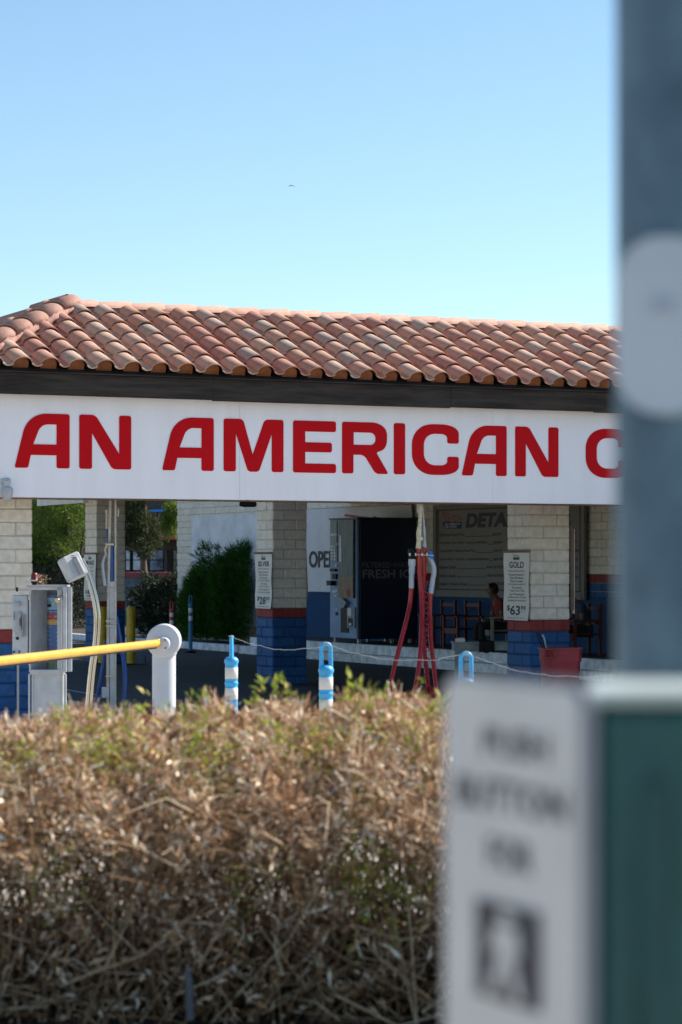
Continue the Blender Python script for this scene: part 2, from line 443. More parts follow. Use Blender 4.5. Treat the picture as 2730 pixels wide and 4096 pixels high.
# ================================================================ the car wash building
B = thing('car_wash_building', 'long car wash building with clay tiled hip roof over open bays and painted block pillars', 'building', BLD, TH, frame='local')
CH = .1524
def jit(a): return random.uniform(-a, a)
def block(mb, c, d, mi):
    """a slightly bulged, uneven slump block"""
    nx = 2
    mb.box(c, (d[0]+jit(.006), d[1]+jit(.006), d[2]), mi, bev=.012)
def band(z, lo, hi):          # material by course: white, red, blue
    return 0 if z > hi else (1 if z > lo else 2)
def pillar(U0, V0, a, b, ztop, zr0, zr1, z0=0.0):
    """U0..U0+b, V0..V0+a"""
    mb = MB()
    for z1, z2, mi in ((z0, zr0, 5), (zr0, zr1, 4), (zr1, ztop, 3)):
        mb.box((U0+b/2, V0+a/2, (z1+z2)/2), (b-.018, a-.018, z2-z1), mi)
    z = zr0 - math.floor((zr0-z0)/CH)*CH - CH; k = 0
    while z < ztop:
        zz0 = max(z, z0); zz1 = min(z+CH, ztop)
        if zz1-zz0 > .03:
            mi = band((zz0+zz1)/2, zr0, zr1); h = zz1-zz0-.008; zc = (zz0+zz1)/2
            t = .14
            off = .2 if k % 2 else .4
            for (c0, c1, side) in ((U0, U0+b, 'F'), (U0, U0+b, 'K'), (V0, V0+a, 'L'), (V0, V0+a, 'R')):
                if c1-c0 > .8:
                    js = [c1-(.2 if k % 2 else .405)]
                    while js[-1]-.406 > c0+.05: js.append(js[-1]-.406)
                    js = [c0]+js[::-1]+[c1]
                else: js = [c0, c0+off if side in 'FR' else c1-off, c1]
                for q0, q1 in zip(js, js[1:]):
                    w = q1-q0-.006; m = (q0+q1)/2
                    pr = jit(.004)
                    if side == 'F': block(mb, (m, V0+t/2+pr-.001, zc), (w, t, h), mi)
                    elif side == 'K': block(mb, (m, V0+a-t/2+pr, zc), (w, t, h), mi)
                    elif side == 'L': block(mb, (U0+t/2+pr-.001, m, zc), (t, w, h-.002), mi)
                    else: block(mb, (U0+b-t/2+pr, m, zc), (t, w, h-.002), mi)
        z += CH; k += 1
    return mb
BM = ['block_white','block_red','block_blue','mortar_white','mortar_red','mortar_blue']
PIL = {}
for nm, x, Z, zr in (('gold', 2123, 10200/308, 1.0), ('silver', 1091, 10200/257, 1.045), ('bronze', 386, 10200/210, 1.03)):
    p = P(x, HY, Z); U, V, _ = UV(p); PIL[nm] = (U, V, Z)
    part('pillar', pillar(U, V, .62, .59, 3.44, zr, zr+CH), BM, B, fix=False)
U1, Z1 = atV(131, .48); PIL['left'] = (U1, .48)
part('pillar', pillar(U1-1.25, .48, .62, 1.25, 3.44, 1.85-.87, 1.85-.705), BM, B, fix=False)

# rear wall: blocks on a core, seen along its length
W0, W1 = -4.0, atU(708, 10.2)[0]
Vend = atU(1075, 10.14)[0]
wl = MB(); wl.box((10.2+.12, (W0+W1)/2, 2.4), (.20, W1-W0-.02, 4.8), 3)
wl.box((10.2+.10, (W0+Vend)/2, .66), (.215, Vend-W0-.02, 1.32-.0), 5)
Vend = atU(1075, 10.14)[0]
z = .34; k = 0
while z < 3.6:
    V = W0 + (.2 if k % 2 else 0)
    right_red = 1.49
    while V < W1-.05:
        L = min(.406, W1-V); m = V+L/2
        mi = 0
        if m > Vend: mi = 0
        elif z < 1.3: mi = 2
        elif z < 1.48: mi = 2
        elif z < 1.6: mi = 1
        wl.box((10.2+.05+jit(.004), m, z+CH/2), (.1, L-.007, CH-.007), mi, bev=.010)
        V += .406
    z += CH; k += 1
part('wall', wl, BM, B, fix=False)
# smooth stucco panel set in the far part of the wall
va = atU(770, 10.14)[0]; vb = atU(1060, 10.14)[0]
sp = MB(); sp.box((10.15, (va+vb)/2, 1.75), (.06, va-vb, 2.56), 0, bev=.01)
part('stucco_panel', sp, 'stucco', B)
# deck over the bays and end beams
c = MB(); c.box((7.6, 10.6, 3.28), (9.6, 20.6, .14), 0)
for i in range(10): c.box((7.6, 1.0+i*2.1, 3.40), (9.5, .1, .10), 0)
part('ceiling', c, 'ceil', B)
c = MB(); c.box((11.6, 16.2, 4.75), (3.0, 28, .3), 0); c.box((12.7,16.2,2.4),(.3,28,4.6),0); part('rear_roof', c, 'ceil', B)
c = MB(); pa = UV(P(344,2006,30.5)); pb = UV(P(158,2019,32.2))
Ud = Vector((pb[0]-pa[0], pb[1]-pa[1],0)); 
c.box(((pa[0]+pb[0])/2, (pa[1]+pb[1])/2, 3.03), (.06, Ud.length, .84), 0, rot=Matrix.Rotation(math.atan2(Ud.y,Ud.x)-math.pi/2,3,'Z'))
part('beam', c, 'white_metal', B)

# ---------------- the clay tile roof
E_V, R_V = -.35, 1.65
E_Z, R_Z = 4.05, 4.935
RUN = R_V-E_V; RISE = R_Z-E_Z; SL = math.hypot(RUN, RISE); SA = math.atan2(RISE, RUN)
TW, TE = .326, SL/6.15
UA = -2.84; UR = 13.0     # apex and right end of the ridge
deck = MB()
UC = UA-RUN
BV = R_V+RUN
deck.add([(UC,E_V,E_Z-.05),(UR,E_V,E_Z-.05),(UR,R_V,R_Z-.05),(UA,R_V,R_Z-.05),(UC,BV,E_Z-.05),(UR,BV,E_Z-.05),
          (UC,E_V,E_Z-.062),(UR,E_V,E_Z-.062),(UR,BV,E_Z-.062),(UC,BV,E_Z-.062)],
         [(0,1,2,3),(3,2,5,4),(0,3,4),(6,9,8,7),(0,6,7,1),(4,5,8,9),(0,4,9,6),(1,7,8,5,2)])
roof = part('roof', deck, 'wood_dark', B)
prof = []
bwid, bh = .220, .084
for i in range(9):
    t = math.pi*i/8
    prof.append((bwid/2-bwid/2*math.cos(t), bh*math.sin(t)))
for i in range(1,6):
    t = i/5; prof.append((bwid+(TW-bwid+.012)*t, -.020*math.sin(math.pi*t)))
def tile(mb, T, a0, b0, mi=0, L=None):
    """T maps (along, up the slope, normal) to 3D"""
    L = L or TE+.045
    h0, h1 = .037+jit(.006), .004
    da = jit(.006); tk = .014; sk = jit(.008)
    vs = []
    for (b, h) in ((b0, h0), (b0+L, h1)):
        for (x, y) in prof: vs.append(T(a0+x+da+(sk if b > b0 else 0), b, y+h))
    for (x, y) in prof: vs.append(T(a0+x+da, b0, y+h0-tk))
    for (x, y) in prof: vs.append(T(a0+x+da, b0+.03, y+h0-tk))
    n = len(prof); fs = []
    for i in range(n-1):
        fs.append((i,i+1,n+i+1,n+i)); fs.append((i+1,i,2*n+i,2*n+i+1)); fs.append((2*n+i+1,2*n+i,3*n+i,3*n+i+1))
    b = len(mb.v); mb.v += [tuple(v) for v in vs]
    for k, f in enumerate(fs):
        mb.f.append(tuple(b+i for i in f)); mb.mi.append(mi); mb.sm.append(k % 3 == 0)
def slope(T, a_lo, a_hi, left_hip):
    mb = MB()
    a = a_lo
    while a < a_hi:
        for r in range(7):
            b0 = r*TE
            if b0 > SL-.1: break
            need = b0*math.cos(SA)          # the hip eats this much of the row
            L = min(TE+.045, SL-b0+.02)
            if left_hip and a+TW*.72 < a_lo+need: continue
            tile(mb, T, a, b0, 0, L)
        # mud infill under the barrel at the eave
        arc = [(a+.016+ (bwid-.032)/2*(1-math.cos(math.pi*i/8)), .010+(bh-.012)*math.sin(math.pi*i/8)) for i in range(9)]
        vs = [T(x,.045,-.03) if i in (0,) else T(x,.045,y) for i,(x,y) in enumerate(arc)]
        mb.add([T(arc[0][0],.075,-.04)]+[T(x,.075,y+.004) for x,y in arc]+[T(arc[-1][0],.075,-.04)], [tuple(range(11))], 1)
        a += TW
    return mb
cs, sn = math.cos(SA), math.sin(SA)
Tf = lambda a,b,h: Vector((a, E_V+b*cs-h*sn, E_Z+b*sn+h*cs))
Tl = lambda a,b,h: Vector((UC+b*cs-h*sn, BV-a, E_Z+b*sn+h*cs))   # left-hand hip slope
Tb = lambda a,b,h: Vector((UR-a, BV-b*cs+h*sn, E_Z+b*sn+h*cs))
off = (atV(35, E_V)[0]-UC) % TW
part('tiles', slope(Tf, UC+.02, UR, True), ['tile','tile_end'], roof, fix=False)
ml = MB()
a = 0
while a < 2*RUN-.1:
    for r in range(7):
        need = r*TE*cs
        if a+TW*.3 < need-.1 or a+TW*.7 > 2*RUN-need: continue
        tile(ml, Tl, a, r*TE, 0, min(TE+.045, SL-r*TE+.02))
    a += TW
part('tiles', ml, ['tile','tile_end'], roof, fix=False)
mk = MB(); a = 0
while a < UR-UC:
    for r in range(6):
        if (UR-UC)-a-TW < r*TE*cs: continue
        tile(mk, Tb, a, r*TE, 0)
    a += TW
part('tiles', mk, ['tile','tile_end'], roof, fix=False)
def caps(A, Bp, r, L, sides):
    """overlapping half-barrel caps from A up to Bp"""
    mb = MB(); A = Vector(A); Bp = Vector(Bp); d = (Bp-A); n = max(1, round(d.length/L)); d.normalize()
    side = d.cross(Vector((0,0,1))).normalized(); up = side.cross(d).normalized(); L = (Bp-A).length/n
    for i in range(n):
        p0 = A+d*(i*L); p1 = A+d*((i+1)*L+.05)
        j = jit(.008)
        vs = []
        for (p, h, rr) in ((p0,.022,r*1.06),(p1,.0,r*.94),(p0,.008,r*.98)):
            for k in range(11):
                t = math.pi*(k/10)
                vs.append(p+side*(rr*math.cos(t)+j)+up*(rr*.72*math.sin(t)+h))
        fs = []
        for k in range(10): fs.append((k,k+1,12+k,11+k)); fs.append((k+1,k,22+k,23+k))
        b = len(mb.v); mb.v += [tuple(v) for v in vs]
        for q, f in enumerate(fs): mb.f.append(tuple(b+x for x in f)); mb.mi.append(0); mb.sm.append(q % 2 == 0)
    return mb
part('ridge_cap', caps((UR, R_V, R_Z-.005), (UA-.05, R_V, R_Z-.005), .125, .42, 1), ['tile_cap'], roof, fix=False)
part('hip_cap', caps((UC, E_V, E_Z+.03), (UA+.04, R_V, R_Z+.05), .15, .43, 1), ['tile_cap'], roof, fix=False)
part('hip_cap', caps((UC, BV, E_Z+.03), (UA, R_V, R_Z+.05), .15, .43, 1), ['tile_cap'], roof, fix=False)
mm = MB()
A = Vector((UC+.1,E_V+.04,E_Z+.02)); Bp = Vector((UA,R_V-.04,R_Z))
pts = [A.lerp(Bp, i/40)+Vector((.09+jit(.025), -.06+jit(.02), .015+jit(.015))) for i in range(41)]
mm.tube(pts, [.055+jit(.018) for _ in pts], 7)
mm.tube([Vector((UA+.1+i*.16, R_V-.09+jit(.01), R_Z-.035+jit(.01))) for i in range(98)], [.045+jit(.008) for _ in range(98)], 6)
part('mortar', mm, 'mortar_pink', roof)
# dark timber fascia in lengths, and the boards under it
fb = MB()
cuts = [UC-.0]+[atV(x,-.15)[0] for x in (833, 1780, 2355)]+[UR]
for i in range(len(cuts)-1):
    zt = 3.985; zb = 3.738+(.0 if i%2 else .010)
    fb.box(((cuts[i]+cuts[i+1])/2, -.285+(.004 if i%2 else 0), (zt+zb)/2), (cuts[i+1]-cuts[i]-.002, .045, zt-zb), 0, bev=.002)
fb.box((UC+.15, (E_V+BV)/2, 3.88), (.045, BV-E_V-.5, .25), 0)
part('fascia_board', fb, 'wood_dark', B)
so = MB(); so.box(((UC+UR)/2, 1.62, 3.955), (UR-UC-.3, 3.74, .02), 0); so.box(((UC+UR)/2, .12, 3.3), (UR-UC-.4, .09, 1.35), 0)
part('soffit', so, 'wood_brown', B)
sk = MB(); sk.box(((UC+UR)/2, .06, 2.608), (UR-UC-.3, .2, .013), 0); part('trim', sk, 'wood_brown', B)

# ================================================================ the big sign on the front
SG = thing('fascia_sign', 'long white fascia sign with red capital letters reading AN AMERICAN C', 'sign', BLD, TH, frame='local')
jts = [UC+.25]+[atV(x,-.1)[0] for x in (960,1972)]+[atV(1972,-.1)[0]+3.0, UR]
for i in range(len(jts)-1):
    pn = MB(); pn.box(((jts[i]+jts[i+1])/2, -.075-(.0 if i != 1 else .001), 3.19), (jts[i+1]-jts[i]-.0025, .05, 1.145), 0, bev=.001)
    part('panel', pn, 'sign_white', SG)
G = {}
A_ = ([(0,0,14),(84,0,14),(101,81,0),(263,81,0),(263,0,14),(345,0,14),(345,341,16),(150,341,75),(58,300,90)],
      [(116,148,0),(263,148,0),(263,274,0),(165,274,45)])
G['A'] = (345, 341, [[(0,0,14),(84,0,14),(101,81,0),(263,81,0),(263,0,14),(345,0,14),(345,341,16),(82,341,120)], A_[1]])
G['N'] = (325, 340, [[(0,0,14),(79,0,14),(79,227,0),(207,0,22),(325,0,14),(325,340,16),(250,340,16),(250,96,0),(100,340,26),(0,340,14)]])
G['M'] = (234, 203, [[(0,0,9),(47,0,9),(47,148,0),(95,0,12),(137,0,12),(188,148,0),(188,0,9),(234,0,9),(234,203,9),(160,203,14),(113,66,0),(75,203,14),(0,203,9)]])
G['E'] = (168, 203, [[(0,0,9),(168,0,9),(168,36,9),(47,36,0),(47,81,0),(152,81,9),(152,119,9),(47,119,0),(47,161,0),(168,161,9),(168,203,9),(0,203,9)]])
G['R'] = (182, 200, [[(0,0,9),(44,0,9),(44,73,0),(86,73,16),(132,0,14),(182,0,10),(134,83,6),(176,100,34),(176,200,62),(0,200,9)],
                     [(45,112,0),(131,112,22),(131,160,22),(45,160,0)]])
G['I'] = (44, 200, [[(0,0,9),(44,0,9),(44,200,9),(0,200,9)]])
G['C'] = (183, 200, [[(183,125,9),(138,125,9),(138,162,26),(46,162,46),(46,38,46),(138,38,26),(138,73,9),(183,73,9),(183,0,72),(0,0,84),(0,200,84),(183,200,72)]])
spots = [('A',58.7,278.7),('N',317.6,524.9),('A',648.6,855.3),('M',895,1134),('E',1172.5,1344),('R',1368.5,1554),('I',1575.5,1620.5),('C',1648,1835),('A',1847,2026.5),('N',2061,2233.7),('C',2343,2516)]
for ch, x0, x1 in spots:
    w, h, loops = G[ch]
    u0 = atV(x0,-.1)[0]; u1 = atV(x1,-.1)[0]
    v, f = fill2d([roundpoly(l) for l in loops], .006)
    mb = MB(); mb.add([(u0+(p.x/w)*(u1-u0), -.1055+p.z, 2.945+(p.y/h)*.608) for p in v], f)
    part('letter', mb, 'sign_red', SG, label='red letter %s' % ch)

# dome camera on the sign, black floodlight under the deck
cp = P(22, 1925, 28.3)
c = thing('security_camera', 'white dome security camera on the left end of the white fascia sign', 'camera', P(14,1950,28.0))
b = MB(); b.box(P(2,1926,28.3), (.24,.14,.075), bev=.015); b.cyl(P(28,1925,28.2),P(28,1950,28.2),.035); part('bracket', b, 'white_metal', c)
b = MB(); q = P(29,1968,28.2); b.lathe(q, [(0,.06),(.05,.058),(.066,.04),(.07,0),(.07,-.012),(.066,-.014)]); part('housing', b, 'white_metal', c)
b = MB(); b.lathe(q, [(.066,-.014),(.062,-.05),(.045,-.085),(.02,-.1),(0,-.102)]); part('dome', b, 'white_metal', c)
q = P(993,2017,31.2)
c = thing('floodlight', 'black floodlight under the front beam left of the silver price pillar', 'lamp', q)
b = MB(); b.box(q+Vector((0,0,.0)), (.21,.14,.055), bev=.012); b.box(q+Vector((.01,-.02,-.028)), (.15,.1,.012)); part('housing', b, 'black', c)
b = MB(); b.box(q+Vector((0,0,.13)), (.05,.04,.22)); part('bracket', b, 'black', c)
# ================================================================ price banners on the pillars' left faces
def sheet(fn, nx, ny, wob):
    """cloth sheet over (0..1,0..1) as a thin double-sided mesh"""
    mb = MB(); vs = []
    for s_ in (0, 1):
        for j in range(ny+1):
            for i in range(nx+1):
                vs.append(fn(i/nx, j/ny, wob(i/nx, j/ny)+(.0025 if s_ else 0)))
    m = (nx+1)*(ny+1); fs = []
    for s_ in (0,1):
        for j in range(ny):
            for i in range(nx):
                a = s_*m+j*(nx+1)+i; q = (a,a+1,a+nx+2,a+nx+1)
                fs.append(q if s_ == 0 else q[::-1])
    mb.add(vs, fs, 0, True); return mb
def price_banner(nm, word, lines, price, cents, x0, x1, yt, yb, label, extra=None, word_ink=0):
    U, V, Z = PIL[nm]
    Uf = U-.022
    c = thing('price_banner', label, 'banner', bw(Uf, V+.3, 1.2), TH, group='price banners hung on the block pillars', frame='local')
    o = Vector((Uf, V+.3, 1.2))
    va, Za = atU(x0, Uf); vb, Zb = atU(x1, Uf)       # va farther (left), vb nearer
    zt = zof(yt, (Za+Zb)/2); zb = zof(yb, (Za+Zb)/2)
    wob = lambda a,b: .006*math.sin(a*3+b*9)+.045*max(0,a-.55)*max(0,.25-b)*4+.004
    fn = lambda a,b,h: Vector((-h, va+(vb-va)*a-V-.3, zb+(zt-zb)*b-1.2))
    part('sheet', sheet(fn, 6, 14, wob), 'fabric_warm', c)
    rod = MB(); rod.tube([fn(-.02,1.008,.012), fn(1.03,1.008,.012)], .016, 8); part('rod', rod, 'wood_brown', c)
    t = MB(); T = lambda a,b: fn(a,b,wob(a,b)+.006)
    arrow_logo(t, (.38,.885,.62,.965), T, 0, 0)
    put_text(t, word, (.20 if len(word)>4 else .24,.765,.86 if len(word)>4 else .8,.86), T, bold=.02)
    y = .735; dy = (.735-.255)/len(lines)
    for i, s_ in enumerate(lines):
        w = min(.72, len(s_)*.042)
        put_text(t, s_, (.52-w/2, y-.034, .52+w/2, y), T); y -= dy
    put_text(t, '$', (.14,.13,.26,.22), T, bold=.015); put_text(t, price, (.27,.075,.66,.215), T, bold=.02)
    put_text(t, cents, (.68,.145,.87,.215), T, bold=.012)
    put_text(t, 'per month', (.70,.118,.86,.134), T)
    put_text(t, 'Unlimited plan', (.17,.022,.86,.045), T)
    split_parts('lettering', t, 'ink_navy' if word_ink else 'ink', c)
gl = ['Wash & Hand Dry','Vacuum Interior','Clean Windows','Dust Console','Air Freshener (optional)','Tire Shine','Triple Foam Wax','Sun Protection','& Shine for 7 Days','unlimited wash plan']
price_banner('gold','GOLD',gl,'63','99', 2018,2119, 2208,2481,'pale GOLD price banner reading $63.99 on the pillar behind the red bin')
price_banner('silver','SILVER',gl[:7]+['Sun Protection','& Shine for 3 Days'],'28','99', 1024,1089, 2214,2434,'pale SILVER price banner reading $28.99 on the pillar left of the white OPEN banner')
price_banner('bronze','BRONZE',gl[:5]+['Tire Shine'],'5','99', 339,385, 2216,2401,'pale BRONZE price banner on the farthest pillar beside the vacuum pipes',)
# banner edge on the far side of the gold pillar
U, V, Z = PIL['gold']
c = thing('edge_banner', 'narrow banner seen edge on with a brown batten, right side of the gold price pillar', 'banner', bw(U+.62, V, 1.2), TH, frame='local')
b = MB(); b.box((.0, -.012, .62), (.045,.02,1.08)); part('batten', b, 'wood_brown', c)
b = MB(); b.box((.03, .01, .58), (.012,.05,1.1)); part('sheet', b, 'fabric_warm', c)
U, V, Z = PIL['silver']
c = thing('side_banner', 'tan banner edge hanging on the right side of the silver price pillar', 'banner', bw(U+.605, V+.1, 1.2), TH, frame='local')
b = MB(); b.add([(0,0,1.0),(.02,0,1.0),(.05,0,.3),(.02,0,0.02),(.01,0,0),(0,.3,0),(.05,.3,.3),(.02,.3,1.0)],[(0,1,2,3,4),(1,7,6,2),(2,6,5,3)]); part('sheet', b, 'fabric_warm', c)

# ================================================================ banner and menu board on the rear wall
def wallmap(U, org):
    return lambda x, y, h=0.0: Vector((U-h, atU(x, U)[0], zof(y, atU(x, U)[1])))-org
UW = 10.12
def banner(name, label, cat, x0, x1, yt0, yb0, U, sheetmat, zt=None, zb=None, wobamp=.015):
    va, Za = atU(x0,U); vb, Zb = atU(x1,U)
    zt = zt or zof(yt0, Za); zb = zb or zof(yb0, Za)
    base = bw(U, (va+vb)/2, zb)
    c = thing(name, label, cat, base, TH, frame='local')
    org = Vector((U, (va+vb)/2, zb))
    fn = lambda a,b,h: Vector((U-h, va+(vb-va)*a, zb+(zt-zb)*b))-org
    def T(x, y, h=.0):      # photograph pixel -> on the sheet, keeping rows level
        v, Z = atU(x, U); return Vector((U-h-.018, v, 0))-org, Z
    return c, fn, va, vb, zt, zb, org
c, fn, va, vb, zt, zb, org = banner('open_banner','white OPEN banner on the rear wall, partly hidden by the ice machine','banner',1227,1650,2039,2366,UW,'fabric_white')
wob = lambda a,b: (.03*math.sin(a*14+b*3)+.05*abs(math.sin(a*5.2)))*b**4+.004+.05*max(0,(a-.5))*math.sin(a*30-b*8)*b**2
part('sheet', sheet(fn, 40, 10, wob), 'fabric_white', c)
def rowtext(mb, s_, x0, x1, y0, y1, U, org, h=.011, bold=0, shear=0, mi=0, res=2):
    v0, Z0 = atU(x0,U); v1, Z1 = atU(x1,U); Zm = (Z0+Z1)/2
    za = zof(y1, Zm); zb_ = zof(y0, Zm)
    put_text(mb, s_, (0,za,1,zb_), lambda a,b: Vector((U-h, v0+(v1-v0)*a, b))-org, bold, shear, mi, res)
t = MB(); rowtext(t, 'OPEN', 1240, 1350, 2203, 2271, UW, org, h=.022, bold=.02, res=4); part('lettering', t, 'ink', c, fix=False)
t = MB()
def q2(x,y): 
    v,Z = atU(x,UW); return Vector((UW-.055, v, zof(y,Z)))-org
def stroke(mb, a, b, w, mi=0):
    A = q2(*a); Bq = q2(*b); d = (Bq-A).normalized(); nn = d.cross(Vector((1,0,0))).normalized()*w/2
    mb.add([A-nn,Bq-nn,Bq+nn,A+nn],[(0,1,2,3)],mi)
lg = [(1366,2056),(1372,2100),(1400,2098),(1398,2076),(1500,2100),(1500,2120),(1560,2092),(1505,2068),(1505,2080)]
for i in range(len(lg)): stroke(t, lg[i], lg[(i+1)%len(lg)], .05)
part('emblem', t, 'ink_red', c, fix=False)

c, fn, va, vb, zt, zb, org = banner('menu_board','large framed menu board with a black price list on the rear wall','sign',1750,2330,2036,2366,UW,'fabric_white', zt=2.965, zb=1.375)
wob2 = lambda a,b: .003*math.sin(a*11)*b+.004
part('sheet', sheet(fn, 30, 8, wob2), 'board_shaded', c)
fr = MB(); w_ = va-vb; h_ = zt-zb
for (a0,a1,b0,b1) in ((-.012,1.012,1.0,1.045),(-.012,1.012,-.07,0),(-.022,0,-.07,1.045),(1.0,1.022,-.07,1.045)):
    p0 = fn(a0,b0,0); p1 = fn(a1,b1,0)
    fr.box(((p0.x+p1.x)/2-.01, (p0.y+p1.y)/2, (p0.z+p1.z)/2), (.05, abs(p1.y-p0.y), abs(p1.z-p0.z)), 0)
part('frame', fr, 'board_shaded', c)
bd = MB()
for (a0,a1,b0,b1) in ((.008,.992,.975,.987),(.008,.992,.013,.025),(.008,.012,.025,.975),(.988,.992,.025,.975)):
    p0 = fn(a0,b0,.014); p1 = fn(a1,b1,.014)
    bd.box(((p0.x+p1.x)/2, (p0.y+p1.y)/2, (p0.z+p1.z)/2), (.006, abs(p1.y-p0.y), abs(p1.z-p0.z)), 0)
part('border', bd, 'border_dark', c)
t = MB(); zx = lambda v: 1700+v*.4975; zy = lambda v: 1980+v*.4975
rowtext(t, 'DETAIL', zx(332), zx(760), zy(140), zy(258), UW, org, bold=.05, shear=.15, res=4)
rowtext(t, 'R', zx(1110), zx(1180), zy(140), zy(240), UW, org, bold=.05, shear=.15, res=4)
rows = [('Full Service Hand Wash',122,325,'$45.99',548,619,318,330,540),
 ('Full Service Hand Wash + Express Hand Wax',122,508,'$74.99',555,622,384,514,546),
 ('Tunnel Wash + Express Hand Wax',122,412,'$45.99',557,629,450,418,548),
 ('Tunnel Wash + Clay Bar + Express Hand Wax',122,520,'$69.99',557,630,517,524,548),
 ('Exterior Detail',122,250,'from $150.00',503,640,580,260,494),
 ('Interior Detail',122,250,'from $150.00',507,640,648,260,496),
 ('Interior + Exterior Detail',122,346,'from $275.00',510,646,714,356,500)]
for a,x0,x1,pz,x2,x3,y,l0,l1 in rows:
    rowtext(t, a, zx(x0), zx(x1), zy(y-13), zy(y+14), UW, org, bold=.012)
    rowtext(t, pz, zx(x2), zx(x3), zy(y-14), zy(y+13), UW, org, bold=.012)
    v0 = atU(zx(l0),UW)[0]; v1, Zq = atU(zx(l1),UW); zz = zof(zy(y+14), Zq)
    t.add([Vector((UW-.011,v0,zz))-org,Vector((UW-.011,v1,zz))-org,Vector((UW-.011,v1,zz+.012))-org,Vector((UW-.011,v0,zz+.012))-org],[(0,1,2,3)])
for s_, x0, x1, y in (('$35.00',1140,1226,305),('$35.00',1140,1228,377),('$100.00',1130,1243,448),('$95.00',1145,1232,519),('$49.99',1145,1236,590),('$60.00',1145,1243,661)):
    rowtext(t, s_, zx(x0), zx(x1), zy(y-14), zy(y+14), UW, org, bold=.012)
split_parts('lettering', t, 'ink', c)
t = MB()
def q3(a,b): 
    v,Z = atU(zx(150+150*a),UW); return Vector((UW-.012, v, zof(zy(270-128*b),Z)))-org
arrow_logo(t, (0,0,1,1), q3, 0, 1)
rowtext(t, 'AN AMERICAN', zx(168), zx(288), zy(224), zy(242), UW, org, h=.016, mi=2)
rowtext(t, 'CAR WASH', zx(160), zx(262), zy(246), zy(264), UW, org, h=.016, mi=2)
part('emblem', t, ['ink_red','ink_navy','fabric_white'], c, fix=False)

# ================================================================ ice and water machine
UM = 8.86; Vm, Zm = atU(1430, UM); zb0 = .34+.09; HT = 2.36; DP = 1.30
wv = abs(atU(1323, UM)[0]-Vm)
c = thing('ice_machine', 'tall dark navy filtered water and ice vending machine against the rear wall', 'vending machine', bw(UM, Vm, .33), TH, frame='local')
Lx = lambda x,y,h=0.0: Vector((-h, atU(x,UM)[0]-Vm, zof(y, atU(x,UM)[1])-.33))     # on the front (faces left)
b = MB(); b.box((DP/2+.03, wv/2, .09+HT/2), (DP-.06, wv-.01, HT), 0, bev=.01); b.box((DP/2+.01,wv/2,.09+HT+.015),(DP+.06,wv+.08,.03)); part('cabinet', b, 'navy', c)
b = MB(); b.box((.015, wv/2, .09+HT/2), (.05, wv+.006, HT-.01), 0, bev=.008); part('front_panel', b, 'machine_blue', c)
def rect(mb, x0,y0,x1,y1,h0,h1,mi=0):
    mb.mark()
    A = Lx(x0,y0); Bq = Lx(x1,y1); z0 = min(A.z,Bq.z); z1 = max(A.z,Bq.z)
    mb.box((-(h0+h1)/2, (A.y+Bq.y)/2, (z0+z1)/2), (h1-h0, abs(A.y-Bq.y), z1-z0), mi)
z3x = lambda v: 1200+v*.3827; z3y = lambda v: 1980+v*.3827
b = MB(); rect(b, z3x(428), z3y(262), z3x(586), z3y(1078), .012, .05); part('front_window', b, 'glass', c)
b = MB(); rect(b, z3x(432), z3y(262), z3x(584), z3y(860), .0525, .056, 0); rect(b, z3x(440), z3y(862), z3x(584), z3y(1076), .0525, .057, 1)
rect(b, z3x(440), z3y(420), z3x(462), z3y(700), .0565, .06, 2); rect(b, z3x(522), z3y(985), z3x(552), z3y(1062), .0575, .06, 3); part('plastic_film', b, ['film_blue','film_warm','poster_pale','ink_red'], c)
b = MB(); rect(b, z3x(333), z3y(275), z3x(400), z3y(400), .012, .03)
rect(b, z3x(335), z3y(428), z3x(400), z3y(500), .012, .03); rect(b, z3x(335), z3y(520), z3x(402), z3y(700), .012, .03); split_parts('button_panel', b, 'machine_grey', c, True)
b = MB()
for j in range(5):
    for i in range(2): rect(b, z3x(344+i*28), z3y(530+j*33), z3x(362+i*28), z3y(550+j*33), .031, .04)
rect(b, z3x(336), z3y(406), z3x(398), z3y(424), .012, .032); rect(b, z3x(380), z3y(728), z3x(400), z3y(748), .012, .032)
rect(b, z3x(365), z3y(1045), z3x(398), z3y(1060), .012, .02); rect(b, z3x(388), z3y(990), z3x(410), z3y(1010), .012, .03); rect(b, z3x(388), z3y(1185), z3x(410), z3y(1203), .012, .03)
rect(b, z3x(352), z3y(995), z3x(382), z3y(1020), .012, .02)
split_parts('button', b, 'poster_pale', c, True)
b = MB(); rect(b, z3x(358), z3y(822), z3x(402), z3y(880), .012, .05); rect(b, z3x(340), z3y(895), z3x(385), z3y(945), .02, .13); rect(b, z3x(340), z3y(770), z3x(395), z3y(800), .012, .06); split_parts('coin_slot', b, 'black', c, True)
b = MB(); rect(b, z3x(440), z3y(1180), z3x(518), z3y(1440), .012, .028); rect(b, z3x(452), z3y(1160), z3x(505), z3y(1182), .012, .028); rect(b, z3x(386), z3y(1225), z3x(402), z3y(1258), .012, .028); part('ice_chute', b, 'black', c)
b = MB(); rect(b, z3x(518), z3y(1172), z3x(596), z3y(1390), .012, .05, 0); rect(b, z3x(530), z3y(1185), z3x(570), z3y(1262), .05, .065, 1); rect(b, z3x(530), z3y(1285), z3x(578), z3y(1375), .05, .054, 2); rect(b, z3x(545), z3y(1335), z3x(570), z3y(1365), .055, .07, 1); part('water_bay', b, ['machine_grey','poster_pale','black'], c)
b = MB(); b.prism([(0,0),(.25,.08),(.45,0),(.3,-.12)], .08, lambda a,b_,h: Lx(z3x(430),z3y(1120))+Vector((-h-.02, -a, b_))); part('awning_flap', b, 'machine_grey', c)
b = MB()
